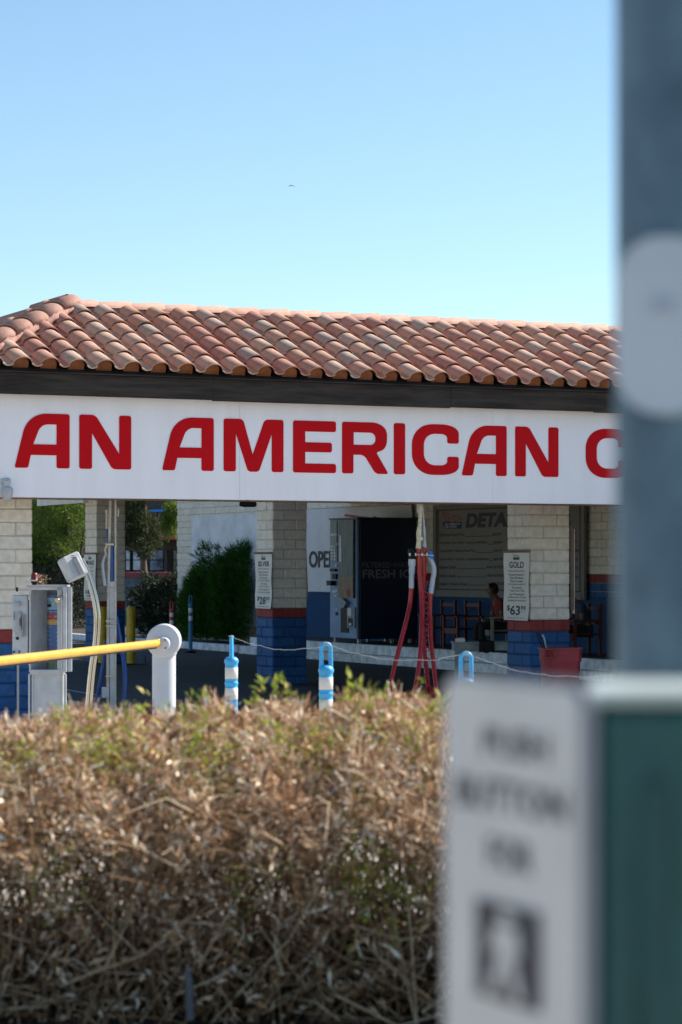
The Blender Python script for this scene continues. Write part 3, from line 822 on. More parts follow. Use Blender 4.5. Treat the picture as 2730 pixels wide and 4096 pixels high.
for x in (.08, DP-.5, DP-.1):
    for y in (.08, wv-.08): b.mark(); b.box((x,y,.045),(.06,.06,.09))
split_parts('foot', b, 'galv', c, True)
t = MB()
def Sx(x,y):      # on the side (faces the camera)
    Zq = atV(x, Vm)[1]; return Vector((atV(x,Vm)[0]-UM, -.008, zof(y,Zq)-.33))
for s_, x0,x1,y0,y1,bo in (('FILTERED WATER',652,1222,702,758,.0),('FRESH ICE',655,1222,778,872,.02)):
    A = Sx(z3x(x0), z3y(y1)); Bq = Sx(z3x(x1), z3y(y0)); A2 = Sx(z3x(x0), z3y(y0))
    put_text(t, s_, (A.x, A.z, Bq.x, A2.z), lambda a,b_: Vector((a,-.0065,b_)), bo)
split_parts('lettering', t, 'letter_faint', c)

# ================================================================ vacuum stations
def bez(pts, n=8):
    """Catmull-Rom through the points"""
    pts = [Vector(p) for p in pts]; out = []
    for i in range(len(pts)-1):
        p0 = pts[max(i-1,0)]; p1 = pts[i]; p2 = pts[i+1]; p3 = pts[min(i+2,len(pts)-1)]
        for k in range(n):
            t = k/n
            out.append(.5*((2*p1)+(-p0+p2)*t+(2*p0-5*p1+4*p2-p3)*t*t+(-p0+3*p1-3*p2+p3)*t**3))
    out.append(pts[-1]); return out
def z3(x,y,Z): return P(1200+x*.3827, 1980+y*.3827, Z)
c = thing('vacuum_station', 'hanging vacuum station with red hoses, grey nozzles and a red coiled air line', 'vacuum', z3(1290,2400,30.2)*Vector((1,1,0)) if False else Vector((z3(1290,2400,30.2).x, 30.2, 0)))
RZ = 30.9
hs = [
 [(1168,960,RZ),(1150,1150,RZ),(1105,1350,RZ-.2),(1045,1580,RZ-.4),(985,1820,RZ-.6),(930,2080,RZ-.8),(890,2300,RZ-.9),(900,2420,RZ-1)],
 [(1240,560,RZ),(1252,800,RZ),(1272,1050,RZ-.05),(1278,1300,RZ-.2),(1264,1600,RZ-.45),(1236,1860,RZ-.65),(1185,2150,RZ-.85),(1150,2420,RZ-1)],
 [(1302,540,RZ+.03),(1296,800,RZ+.04),(1290,1050,RZ+.05),(1285,1300,RZ),(1300,1600,RZ-.1),(1325,1850,RZ-.3),(1365,2150,RZ-.5),(1420,2400,RZ-.6)],
 [(1366,1010,RZ),(1360,1250,RZ),(1368,1500,RZ-.2),(1395,1750,RZ-.4),(1425,2000,RZ-.6),(1432,2200,RZ-.8),(1425,2430,RZ-.9)]]
for h in hs:
    pts = bez([z3(*q) for q in h]); pts = [p for p in pts if p.z > .03]
    b = MB(); b.tube(pts, .0285, 10); part('hose', b, 'hose_red', c)
# coiled air line hanging as a loose helix, with a tight bunch at the end
pts = []
for i in range(300):
    t = i/299; y = 670+t*1310
    cx = 1300+ (30*t*2 if t < .5 else 30-(t-.5)*10); amp = 26 if t < .82 else 30
    ph = t*2*math.pi*11.5
    p = z3(cx+amp*math.sin(ph), y, RZ-.06-.4*t); p.y += -.04*math.cos(ph); pts.append(p)
b = MB(); b.tube(pts, .0065, 6)
q = z3(1348,2060,RZ-.55); pts = []
for i in range(420):
    t = i/419; a = t*2*math.pi*13; sw = t*2*math.pi*2.3
    pts.append(q+Vector((math.cos(a)*.05+ .02*math.cos(sw), math.sin(sw)*.05+.02*math.sin(a*1.3), math.sin(a)*.062*(1-.25*math.sin(sw)))))
b.tube(pts, .0065, 6); part('air_line', b, 'hose_red', c)
b = MB()
b.tube(bez([z3(1175,670,RZ),z3(1172,780,RZ),z3(1168,880,RZ),z3(1168,975,RZ)]), [.045]*6+[.037]*6+[.031]*6+[.032]*7, 12); part('nozzle', b, 'nozzle', c)
b = MB(); pts = bez([z3(1358,650,RZ),z3(1395,730,RZ),z3(1405,800,RZ),z3(1388,900,RZ),z3(1370,1030,RZ)])
b.tube(pts, [.027+.005*(i/len(pts)) for i in range(len(pts))], 12); part('nozzle', b, 'nozzle', c)
b = MB(); b.tube([z3(1360,590,RZ),z3(1366,620,RZ),z3(1378,670,RZ)], [.026,.036,.031], 12); part('cuff', b, 'cuff_blue', c)
b = MB(); b.tube([z3(1158,560,RZ),z3(1165,600,RZ),z3(1180,680,RZ)], [.03,.042,.035], 12); part('cuff', b, 'black', c)
b = MB(); b.tube([z3(1262,20,RZ),z3(1262,190,RZ)], .045, 12, 0); b.tube([z3(1290,20,RZ),z3(1290,230,RZ)], .012, 8, 0); part('drop_pipe', b, 'galv', c)
b = MB(); b.tube([z3(1262,185,RZ),z3(1258,300,RZ),z3(1248,400,RZ),z3(1248,470,RZ),z3(1242,560,RZ)], [.024,.024,.036,.030,.036], 12)
b.tube([z3(1288,190,RZ+.03),z3(1290,215,RZ+.03),z3(1292,250,RZ+.03)], [.018,.02,.015], 10)
b.cyl(z3(1268,455,RZ-.05)+Vector((0,-.012,0)), z3(1268,455,RZ-.05)+Vector((0,.012,0)), .026); part('fitting', b, 'brass', c)
b = MB(); b.tube([z3(1294,250,RZ+.03),z3(1298,330,RZ+.03),z3(1302,400,RZ+.03),z3(1304,440,RZ+.03),z3(1304,550,RZ+.03)], [.012,.014,.021,.015,.028], 10); part('filter', b, 'nozzle', c)
b = MB(); b.tube([z3(1225,622,RZ-.03),z3(1400,632,RZ-.03)], .009, 8)
for x in (1150,1212,1280,1330): b.box(z3(x,622,RZ-.04),(.02,.03,.035))
part('hanger_bar', b, 'steel', c)

def z1(x,y,Z): return P(x*.4464, 1950+y*.4464, Z)
BZ = 29.6
c = thing('hose_mast', 'grey steel hose mast with blue vacuum hoses beside the chrome speaker boom', 'vacuum', Vector((z1(1000,2000,BZ).x, BZ, 0)))
gz = lambda x: Vector((z1(x,2000,BZ).x, BZ, 0))
b = MB(); b.tube([z1(992,100,BZ),z1(982,500,BZ),z1(972,1100,BZ),z1(968,1500,BZ),gz(966)], .0175, 10); part('pipe', b, 'galv', c)
b = MB(); b.tube([z1(1036,100,BZ),z1(1036,1100,BZ),gz(1034)], .0155, 10); part('pipe', b, 'galv', c)
b = MB(); A = z1(985,842,BZ); Bq = gz(1008)
b.box(((z1(1008,842,BZ).x+Bq.x)/2, BZ+.01, A.z/2), (.062,.05,A.z), bev=.006); part('channel', b, 'white_metal', c)
b = MB()
for y in (1195,1240,1690): b.box(z1(1000,y,BZ)+Vector((0,-.02,0)), (.12,.07,.022))
b.box(z1(1005,905,BZ)+Vector((0,-.03,0)), (.075,.012,.018)); part('clamp', b, 'galv', c)
b = MB(); b.box(z1(948,1835,BZ)+Vector((0,-.02,0)), (.085,.06,.13), bev=.008); part('outlet_box', b, 'white_metal', c)
b = MB(); b.tube([z1(1005,500,BZ+.03),z1(1006,840,BZ+.03)], [.033,.035], 10); part('hose', b, 'hose_blue', c)
b = MB(); b.tube(bez([z1(962,370,BZ+.05),z1(964,430,BZ+.05),z1(975,520,BZ+.05)]), .014, 10); part('hose', b, 'hose_blue', c)
b = MB(); b.tube([p for p in bez([z1(1040,1150,BZ+.1),z1(1060,1260,BZ+.1),z1(1090,1420,BZ+.1),z1(1118,1600,BZ+.05),z1(1124,1760,BZ),z1(1110,1950,BZ),z1(1070,2200,BZ)]) if p.z > .03], .026, 10); part('hose', b, 'hose_blue', c)
b = MB(); b.tube([p for p in bez([z1(950,1380,BZ+.1),z1(932,1560,BZ+.1),z1(900,1750,BZ+.1),z1(868,1950,BZ+.05),z1(840,2200,BZ)]) if p.z > .03], .024, 10); part('hose', b, 'hose_blue', c)
b = MB(); b.tube(bez([z1(958,588,BZ),z1(940,620,BZ),z1(924,690,BZ),z1(932,780,BZ),z1(945,880,BZ)]), [.013+.007*(i/32) for i in range(33)], 10); part('nozzle', b, 'nozzle', c)
b = MB(); b.box(z1(985,510,BZ-.04), (.1,.05,.035), bev=.006); b.tube([z1(960,520,BZ-.03),z1(942,560,BZ-.03),z1(955,600,BZ-.03)], .012, 8)
b.tube([z1(962,200,BZ+.05),z1(962,260,BZ+.05),z1(962,370,BZ+.05)], [.022,.017,.02], 10); b.tube([z1(1062,190,BZ+.05),z1(1060,260,BZ+.05)], .015, 10); part('fitting', b, 'brass', c)

# ================================================================ chrome boom with the speaker box
KZ = 25.5
c = thing('speaker_boom', 'curved chrome boom carrying a tilted white speaker box near the pay kiosk', 'intercom', Vector((z1(780,2300,KZ).x, KZ, 0)))
pts = bez([Vector((z1(765,2300,KZ).x,KZ,0)), z1(782,2150,KZ), z1(805,1850,KZ), z1(830,1600,KZ), z1(862,1400,KZ), z1(874,1200,KZ), z1(862,1050,KZ), z1(825,890,KZ), z1(772,740,KZ), z1(718,640,KZ)], 8)
for k, dx in enumerate((-.017, .017)):
    b = MB(); b.tube([p+Vector((dx,0.012*k,0)) for p in pts], .0185, 12); part('tube', b, 'chrome', c)
b = MB()
rot = Matrix.Rotation(R(25),3,'Y') @ Matrix.Rotation(R(28),3,'Z')
q = z1(655,715,KZ)
b.box(q, (.20,.16,.255), 0, rot=Matrix.Rotation(R(-26),3,'Y') @ Matrix.Rotation(R(35),3,'Z'), bev=.018)
sb = part('speaker_box', b, 'white_metal', c)
b = MB(); r2 = Matrix.Rotation(R(-26),3,'Y')
b.box(z1(715,700,KZ)+Vector((0,-.02,0)), (.055,.15,.19), 0, rot=r2, bev=.01); part('bracket', b, 'grey_metal', c)
b = MB()
for k in (0,1): b.box(z1(655,612+k*14,KZ-.12), (.035,.02,.006), 0)
part('vent', b, 'black', sb)

# ================================================================ pay kiosk: menu cabinet, card terminal, beacon
def kz(x,y,Z=KZ): return P(x*.2975, 2200+y*.2975, Z)
def kl(x): return kz(x,1000).x
c = thing('menu_cabinet', 'white open steel menu cabinet with wash price list inside and its door ajar', 'kiosk', Vector((kl(420), KZ, 0)), 0, frame='world')
zt = kz(0,485).z; zfb = kz(0,1640).z
X0, X1 = kl(410), kl(862)
b = MB(); t = .012
b.box(((X0+X1)/2, KZ+.30, (zfb+zt)/2), (X1-X0+.02,.012,zt-zfb))                 # back
b.box((X0+.006-.0, KZ+.15, (zfb+zt)/2), (.012,.3,zt-zfb)); b.box((X1-.006, KZ+.15, (zfb+zt)/2), (.012,.3,zt-zfb))
b.box(((X0+X1)/2, KZ+.14, zt), (X1-X0+.06,.36,.02)); b.box(((X0+X1)/2, KZ+.15, zfb), (X1-X0,.3,.02))
part('body', b, 'panel_inside', c)
b = MB(); fw = .020
b.box((X0+.0, KZ-.012, (zfb+zt)/2), (fw,.024,zt-zfb), bev=.003); b.box(((kl(776)+kl(840))/2, KZ-.012, (zfb+zt)/2), (kl(840)-kl(776),.024,zt-zfb), bev=.003)
b.box(((X0+X1)/2, KZ-.013, zt-.022), (X1-X0,.022,.035)); b.box(((X0+X1)/2, KZ-.013, zfb+.0), (X1-X0,.05,.05), bev=.004)
part('frame', b, 'white_metal', c)
# inner left panel (a folded leaf) and price sheet
b = MB(); b.add([(X0+.01,KZ,zfb),(kl(608),KZ+.2,zfb),(kl(608),KZ+.2,zt-.03),(X0+.01,KZ,zt-.03)], [(0,1,2,3)]); part('inner_panel', b, 'grey_metal', c)
mx = lambda x: kl(x)*(KZ+.26)/KZ
mz = lambda y: zof(2200+y*.2975, KZ+.26)
def mrect(mb, x0,y0,x1,y1,dy,mi=0): mb.box(((mx(x0)+mx(x1))/2, KZ+.26-dy/2, (mz(y0)+mz(y1))/2), (mx(x1)-mx(x0), dy, mz(y0)-mz(y1)), mi)
b = MB(); mats_ = ['kiosk_lightblue','kiosk_blue','kiosk_red','kiosk_gold','kiosk_green','reflect','ink_navy','ink_red']
M['kiosk_lightblue'] = mat('kiosk_lightblue', (.38,.66,.84), .4); M['kiosk_blue'] = mat('kiosk_blue', (.09,.20,.50), .4)
M['kiosk_red'] = mat('kiosk_red', (.55,.06,.06), .4); M['kiosk_gold'] = mat('kiosk_gold', (.75,.46,.08), .4); M['kiosk_green'] = mat('kiosk_green', (.55,.62,.35), .5)
mrect(b, 608,600,830,1640,.004,1); mrect(b, 612,640,830,800,.008,0); mrect(b, 612,860,830,932,.008,2); mrect(b, 612,935,830,1005,.008,3); mrect(b,600,1500,830,1600,.01,4)
ps = part('price_sheet', b, mats_, c)
t = MB(); T = lambda a,b_: Vector((mx(a), KZ+.248, mz(b_)))
def kt(s_, x0,y0,x1,y1, bold=0, mi=5):
    t.mark()
    v,f = text2d(s_, (x0,-y1,x1,-y0), bold); t.add([T(a,-b_) for a,b_ in v], f, mi)
kt('EXTERIOR',718,690,860,760,.02); kt('Just 3 minutes!',624,815,718,845); kt('WASH',735,815,775,845); kt('Single Wash',624,882,686,905); kt('$15',736,878,775,912,.02)
kt('Unlimited Pass',624,955,710,980); kt('$34',738,950,775,984,.02)
for i,s_ in enumerate(('Sealer Shine','Hand Dry','Tire Shine','Rocker Blast','Triple Foam Wax','Clear Coat','Wheel Wash')):
    y = 1030+i*58.5; kt(s_, 624,y-9,624+len(s_)*5.6,y+10)
    t.add([T(756,y+12),T(764,y+28),T(778,y-4),T(764,y+18)], [(0,1,2,3)], 5)
arrow_logo(t, (626,-768,694,-672), lambda a,b_: T(a,-b_), 6, 6)
for i in range(4): kt('Please remain in vehicle', 640, 1512+i*20, 800, 1524+i*20, 0, 6)
split_parts('lettering', t, mats_, c)
b = MB(); b.add([(X1,KZ+.0,zfb-.02),(kl(915),KZ-.10,zfb-.02),(kl(915),KZ-.10,zt),(X1,KZ,zt)],[(0,1,2,3)])
rt = Matrix.Rotation(R(-12),3,'Z')
b = MB(); b.box(((kl(858)+kl(912))/2, KZ-.05, (zfb+zt)/2-.0), (kl(912)-kl(858),.06,zt-zfb), bev=.006); b.box(((kl(914)+kl(978))/2, KZ-.03, (zfb+zt)/2-.0), (kl(978)-kl(914)-.003,.03,zt-zfb-.01), bev=.004); dr = part('door', b, 'white_metal', c)
b = MB(); b.tube([kz(822,625,KZ-.07), kz(772,680,KZ-.16)], [.018,.026], 12); part('spot_lamp', b, 'brass', c)
b = MB(); b.box((kl(405), KZ-.03, kz(0,640).z), (.022,.03,.05)); b.box((kl(405), KZ-.03, kz(0,1540).z), (.018,.02,.012)); part('hinge', b, 'galv', c)
b = MB(); zl = zfb-.02
b.box(((kl(425)+kl(862))/2, KZ+.12, zl/2), (kl(862)-kl(425)-.02,.24,zl), bev=.006)
b.box((kl(398), KZ+.0, zl/2), (.018,.05,zl)); b.box((kl(428)+.01, KZ-.008, zl/2), (.016,.016,zl-.01)); b.box((kl(880), KZ-.01, zl/2), (.025,.04,zl))
part('pedestal', b, 'white_metal', c)
c = thing('warning_beacon', 'small dark red beacon with white label on top of the menu cabinet', 'beacon', kz(465,480,KZ+.1))
b = MB(); q = kz(465,400,KZ+.1); b.lathe(q, [(0,.072),(.026,.068),(.033,.05),(.036,0),(.038,-.002),(.038,-.02)], 16); part('lens', b, 'beacon', c)
b = MB(); b.cyl(kz(465,405,KZ+.1), kz(465,440,KZ+.1), .036, 16); b.cyl(kz(470,440,KZ+.1), kz(470,486,KZ+.1), .022, 12); part('base', b, 'black', c)
b = MB(); b.box(kz(455,410,KZ+.06), (.05,.004,.012)); part('label_plate', b, 'reflect', c)
# card terminal
c = thing('payment_terminal', 'slim grey payment terminal with black keypad on a thin post left of the menu cabinet', 'terminal', Vector((kl(230),KZ+.1,0)))
TZ = KZ-.02
bz = lambda x,y: kz(x,y,TZ)
b = MB(); b.box(((bz(168,0).x+bz(380,0).x)/2, TZ+.1, (bz(0,605).z+bz(0,1420).z)/2), (bz(380,0).x-bz(168,0).x,.2,bz(0,605).z-bz(0,1420).z), bev=.012); part('housing', b, 'white_metal', c)
b = MB(); b.box(((bz(222,0).x+bz(320,0).x)/2, TZ-.03, (bz(0,640).z+bz(0,1260).z)/2), (.03,.06,.18), bev=.012)
b.box((bz(262,0).x, TZ-.03, bz(0,725).z), (.03*1.0,.07,.055), bev=.013); b.box((bz(310,0).x, TZ-.02, (bz(0,640).z+bz(0,1400).z)/2), (.008,.05,.225), bev=.003); b.box((bz(352,0).x, TZ-.012, (bz(0,640).z+bz(0,1400).z)/2), (.008,.03,.225), bev=.003)
part('hood', b, 'grey_metal', c)
b = MB(); b.box((bz(285,0).x, TZ-.062, (bz(0,845).z+bz(0,1080).z)/2), (.006,.01,.07)); part('screen', b, 'black', c)
b = MB(); b.box((bz(250,0).x, TZ-.07, bz(0,1185).z), (.026,.05,.030), bev=.006); b.box((bz(195,0).x, TZ-.03, bz(0,1370).z), (.018,.06,.018), bev=.004); b.box((bz(265,0).x, TZ-.01, bz(0,1370).z), (.005,.04,.03)); part('keypad', b, 'black', c)
b = MB(); b.box((bz(194,0).x, TZ-.004, (bz(0,735).z+bz(0,1035).z)/2), (.013,.006,.085),0); b.box((bz(196,0).x, TZ-.006, (bz(0,1045).z+bz(0,1225).z)/2), (.014,.006,.05),1); part('instruction_label', b, ['poster_blue','reflect'], c)
b = MB(); b.box((bz(223,0).x, TZ+.05, bz(0,530).z), (.02,.03,.042), bev=.003); part('camera', b, 'black', c)
b = MB(); b.box((bz(229,0).x, TZ+.1, bz(0,1420).z/2), (.021,.03,bz(0,1420).z)); part('post', b, 'grey_metal', c)
# ================================================================ barrier gate
GZ = 21.2
q = P(657,2561,GZ)
c = thing('barrier_gate', 'white gate post with round head holding a yellow barrier arm', 'barrier', Vector((q.x,GZ,.1)))
b = MB(); b.lathe((q.x, GZ, 0), [(.098,.1),(.098,1.14),(.096,1.15)], 40); part('post', b, 'post_white', c)
b = MB(); b.lathe((q.x+.0, GZ, q.z-.004), [(0,-.125),(.128,-.125),(.138,-.118),(.14,-.05),(.14,.10),(.13,.115),(0,.115)], 48, axis='y')
b.box((q.x+.004, GZ+.0, q.z-.075), (.195,.19,.12), bev=.02); hd = part('head', b, 'post_white', c)
h = P(655,2575,GZ-.15)
b = MB(); b.lathe((h.x,GZ-.14,h.z), [(0,-.055),(.045,-.052),(.055,-.04),(.058,.02)], 28, axis='y'); hb = part('hub', b, 'post_white', c)
for (dx,dz) in ((.018,.033),(.02,-.035)):
    b = MB(); b.lathe((h.x+dx,GZ-.19,h.z+dz), [(0,-.01),(.007,-.01),(.008,.0)], 12, axis='y'); part('screw', b, 'ink_grey', hb)
A = P(632,2573,GZ-.17); E1 = P(0,2644,17.4); d = (E1-A).normalized()
b = MB(); b.tube([A, A+d*((E1-A).length*1.5)], .0325, 28); ar = part('arm', b, 'yellow_bar', c)
b = MB(); b.box(A+d*.02+Vector((0,0,0)), (.05,.07,.075), 0, bev=.01); part('arm_clamp', b, 'yellow_bar', c)
b = MB(); p0 = A+d*.05-Vector((0,0,.035)); p1 = A+d*((E1-A).length*1.5)-Vector((0,0,.035)); b.tube([p0,p1], .0085, 8); part('rubber_strip', b, 'black', ar)

# ================================================================ delineator posts
def delineator(x, ytop, Z, z0, Rr, H, rot, mats, name, label, group=None, loopw=.12, lean=(0,0)):
    q = P(x, ytop, Z); ztop = q.z
    c = thing(name, label, 'bollard', Vector((q.x, Z, z0)), R(rot), group=group, frame='local')
    h = ztop-z0; c.rotation_euler = (R(lean[0]), R(lean[1]), R(rot))
    lh = .155*H                      # loop height
    zb = h-lh-.03*H
    st = [zb-.045*H, zb-.125*H, zb-.19*H, zb-.27*H]
    prof = [(Rr*1.18,0),(Rr*1.16,.05),(Rr*1.05,.06),(Rr*1.02,zb*.5),(Rr*1.02, zb-.42*H),(Rr*1.10,zb-.415*H),(Rr*1.02,zb-.405*H),(Rr*1.0,st[3]),(Rr*1.012,st[3]+.001),(Rr*1.012,st[2]),(Rr*.985,st[2]+.001),
            (Rr*.985,zb-.165*H),(Rr*1.08,zb-.160*H),(Rr*1.08,zb-.15*H),(Rr*.985,zb-.145*H),(Rr*.985,st[1]),(Rr*1.012,st[1]+.001),(Rr*1.012,st[0]),(Rr*.99,st[0]+.001),(Rr*.99,zb-.02*H),(Rr*1.12,zb-.008*H),(Rr*1.14,zb+.004*H),(Rr*1.0,zb+.018*H),(Rr*.7,zb+.03*H),(0,zb+.036*H)]
    mis = [0]*(len(prof)-1); mis[8] = 1; mis[16] = 1
    b = MB(); b.lathe((0,0,0), prof, 28, mis=mis); part('tube', b, mats, c)
    tt = Rr*.27; W = Rr*.68
    pts = [Vector((-W,0,zb)), Vector((-W,0,h-W*1.0-tt))]+[Vector((-W*math.cos(math.pi*k/10),0,h-W-tt+W*math.sin(math.pi*k/10))) for k in range(1,10)]+[Vector((W,0,h-W*1.0-tt)), Vector((W,0,zb))]
    b = MB(); b.tube(pts, [tt*1.25]+[tt]*(len(pts)-2)+[tt*1.25], 12); part('loop_handle', b, mats[0], c)
    b = MB(); b.lathe((0,0,0), [(0,.002),(Rr*3.0,.002),(Rr*3.0,.03),(Rr*1.2,.06)], 6); part('base', b, 'black', c)
    return c, q
dl = [(926,2541,20.8,88,'bright blue post with white bands right of the white gate post',(0,1.2)),
      (1305,2567,19.06,8,'bright blue post with white bands below the tall ice machine, second in the wired row',(0,0)),
      (1865,2604,16.95,10,'bright blue post with a loop top just left of the pedestrian sign',(0,0)),
      (2640,2650,14.6,10,'bright blue post hidden behind the signal pole at the end of the wire',(0,0))]
tops = []
for x,y,Z,rt_,lb,ln in dl:
    o, q = delineator(x,y,Z,.115,.052,1.15,rt_,['bollard_blue','reflect'],'delineator_post',lb,'blue posts strung with wire',lean=ln); tops.append(q)
delineator(763,2381,54.5,0,.042,1.2,20,['bollard_old','reflect'],'delineator_post','faded blue post with white bands far back in front of the dark shrubs')
delineator(687,2404,56.5,0,.045,1.15,20,['orange','reflect'],'delineator_post','orange red post with white bands in the far bay before the dark shrub')
def wire(px):
    return bez([P(*q) for q in px], 5)
wp = []
z2 = lambda x,y,Z: (650+x*.4145, 1950+y*.4145, Z)
wz3 = lambda x,y,Z: (1200+x*.3827, 1980+y*.3827, Z)
wz4 = lambda x,y,Z: (1700+x*.4975, 1980+y*.4975, Z)
pp = [z2(668,1432,20.8),z2(700,1452,20.7),z2(800,1490,20.5),z2(900,1518,20.2),z2(1060,1555,19.9),z2(1240,1563,19.6),z2(1390,1553,19.4),z2(1500,1545,19.2),wz3(285,1565,19.02),wz3(350,1582,18.9),wz3(500,1635,18.7),wz3(790,1700,18.1),wz3(1040,1725,17.8),wz3(1400,1722,17.4),wz4(150,1308,17.2),wz4(250,1290,17.0),wz4(330,1275,16.9),wz4(400,1300,16.8),wz4(500,1335,16.5),wz4(620,1372,16.2),wz4(740,1412,15.9),wz4(960,1444,15.5),wz4(1250,1460,15.0),wz4(1600,1440,14.8),(2640,2665,14.6)]
pts = wire(pp); random.seed(11)
pts = [p+Vector((0,0,random.uniform(-.004,.004))) for p in pts]
b = MB(); b.tube(pts, .0022, 6)
for q in tops[:3]: b.tube([q+Vector((.02*math.cos(a),.02*math.sin(a)-.01,-.012+.004*a/6)) for a in [k*.7 for k in range(18)]], .0022, 5)
single('tie_wire', b, 'steel', 'thin twisted steel wire strung between the blue posts', 'wire', loc=tuple(pts[0]))

# yellow guard posts
for i,(x,y0,lb) in enumerate(((411,2427,'yellow guard post behind the steel hose pipes, left of the pair'),(525,2427,'yellow guard post standing clear to the right of the steel hose pipes'))):
    Z = 48.3-i*.2; q = P(x, y0, Z); b = MB(); h = q.z
    c = thing('guard_post', lb, 'bollard', Vector((q.x,Z,0)), group='yellow guard posts by the bronze pillar')
    b.lathe((q.x,Z,0), [(.085,0),(.085,h-.02),(.078,h-.004),(.06,h),(0,h+.004)], 24); part('tube', b, 'yellow_post', c)
    b = MB(); b.box((q.x+.08,Z,.01),(.45,.25,.02)); b.tube([(q.x+.27,Z,.02),(q.x+.27,Z,.16)],.01,6); part('base_plate', b, 'black', c)

# ================================================================ red bin with mop handles
BZ2 = 31.4
def z4(x,y,Z=BZ2): return P(1700+x*.4975, 1980+y*.4975, Z)
X0, X1 = z4(945,1300).x, z4(1262,1300).x; zt = z4(0,1232).z
c = thing('waste_bin', 'large square red plastic waste bin at the foot of the gold price pillar', 'bin', Vector(((X0+X1)/2,BZ2+.25,0)))
b = MB(); w = X1-X0; cx = (X0+X1)/2; cy = BZ2+.25
def frustum(mb, z0, w0, z1, w1, mi=0, d=.9, inner=False):
    vs = []
    for z,ww in ((z0,w0),(z1,w1)):
        for k in range(20):
            a = 2*math.pi*(k+.5)/20; s_ = 1/max(abs(math.cos(a)),abs(math.sin(a)))*.5; s_ = min(s_, .60)
            vs.append((cx+math.cos(a)*s_*ww, cy+math.sin(a)*s_*ww*d, z))
    mb.add(vs, [(k,(k+1)%20,20+(k+1)%20,20+k) for k in range(20)], mi)
frustum(b, 0, w*.84, zt-.17, w*.985); frustum(b, zt-.17, w*1.04, zt-.02, w*1.05); frustum(b, zt-.17, w*.98, zt-.169, w*1.04); frustum(b, zt-.02, w*1.05, zt-.018, w*1.12); frustum(b, zt-.018, w*1.12, zt, w*1.12); frustum(b, zt, w*1.12, zt-.01, w*.98); frustum(b, zt-.01, w*.98, .05, w*.8)
part('body', b, 'bin_red', c)
b = MB(); q = z4(1000,1275,BZ2-.03)
for dx in (-.065,.065): b.box(q+Vector((dx,0,0)), (.02,.05,.11), bev=.004)
b.box(q+Vector((0,0,-.05)), (.15,.05,.02), bev=.004); b.box(q+Vector((0,0,.05)), (.15,.05,.02), bev=.004); part('handle', b, 'bin_red', c)
b = MB(); b.tube([z4(900,1108,BZ2+.3), z4(968,1300,BZ2+.25)], .008, 8); b.tube([z4(918,1108,BZ2+.32), z4(990,1300,BZ2+.25)], .008, 8)
single('mop_handles', b, 'black', 'dark mop handles leaning out of the red waste bin', 'mop', loc=tuple(z4(968,1300,BZ2+.25)))
b = MB(); b.tube([z4(945,1125,BZ2+.32), z4(960,1150,BZ2+.31), z4(990,1300,BZ2+.28)], [.016,.012,.01], 8)
single('squeegee', b, 'grey_metal', 'squeegee with a grey head standing in the red waste bin', 'squeegee', loc=tuple(z4(990,1300,BZ2+.28)))

# ================================================================ table with cloth and box
TZ = 37.0
def t4(x,y,Z=TZ): return P(1700+x*.4975, 1980+y*.4975, Z)
X0, X1 = t4(232,0).x, t4(760,0).x; zt = t4(0,1182).z; zl = t4(0,1250).z
c = thing('work_table', 'grey weathered work table in front of the white steps', 'table', Vector(((X0+X1)/2,TZ+.3,0)))
b = MB(); b.box(((X0+X1)/2,TZ+.3,zt-.012),(X1-X0+.03,.66,.024), bev=.004); part('tabletop', b, 'table_grey', c)
b = MB(); b.box(((X0+X1)/2,TZ+.3,(zt+zl)/2-.01),(X1-X0,.6,zt-zl-.02)); part('apron', b, 'table_grey', c)
for x in (X0+.09, X1-.09):
    for y in (TZ+.05, TZ+.55):
        b = MB(); b.box((x,y,zl/2),(.13 if y<TZ+.3 else .1,.06,zl)); part('leg', b, 'table_grey', c)
b = MB(); q0 = t4(436,1175); q1 = t4(560,1175)
vs = []
n=10
for i in range(n+1):
    x = q0.x+(q1.x-q0.x)*i/n; y = TZ-.05+.012*math.sin(i*2.1)
    vs += [(x,TZ+.5,zt+.008),(x,TZ-.03,zt+.008),(x,y,zl-.03+.01*math.sin(i))]
b.add(vs, [(i*3+k,i*3+k+1,i*3+k+4,i*3+k+3) for i in range(n) for k in (0,1)], 0)
single('table_cloth', b, 'black', 'black cloth hanging over the front of the grey work table', 'cloth', loc=((q0.x+q1.x)/2,TZ,zt))
b = MB(); q = t4(288,1168); b.box((q.x,TZ+.12,zt+.024),(t4(325,0).x-t4(250,0).x,.2,.045), bev=.004); b.box((q.x+.01,TZ+.12,zt+.052),(t4(325,0).x-t4(255,0).x-.03,.19,.01))
single('carton', b, 'reflect', 'small white carton on the left end of the grey work table', 'box', loc=(q.x,TZ+.12,zt))

# ================================================================ chairs on the walkway
def armchair(name, label, loc, rot, m, hb=.88, group=None, seat_h=.36):
    c = thing(name, label, 'chair', loc, rot, group, frame='local')
    # faces local -y
    for sx in (-1,1):
        b = MB(); b.box((sx*.27,-.23,.29),(.045,.05,.58)); part('leg', b, m, c)
        b = MB(); b.box((sx*.27,.23,hb/2),(.045,.05,hb)); part('leg', b, m, c)
        b = MB(); b.box((sx*.27,0.0,.595),(.07,.56,.03), bev=.005); part('armrest', b, m, c)
    b = MB(); b.box((0,-.01,seat_h),(.50,.46,.03), bev=.006); b.box((0,-.23,seat_h-.05),(.5,.025,.08)); part('seat', b, m, c)
    b = MB()
    for z in (.60,.86): b.box((0,.235,z*hb/.95),(.5,.02,.07))
    part('backrest', b, m, c)
    return c
WZ = .33
def onwalk(x, U):
    V, Z = atU(x, U); return bw(U, V, WZ)
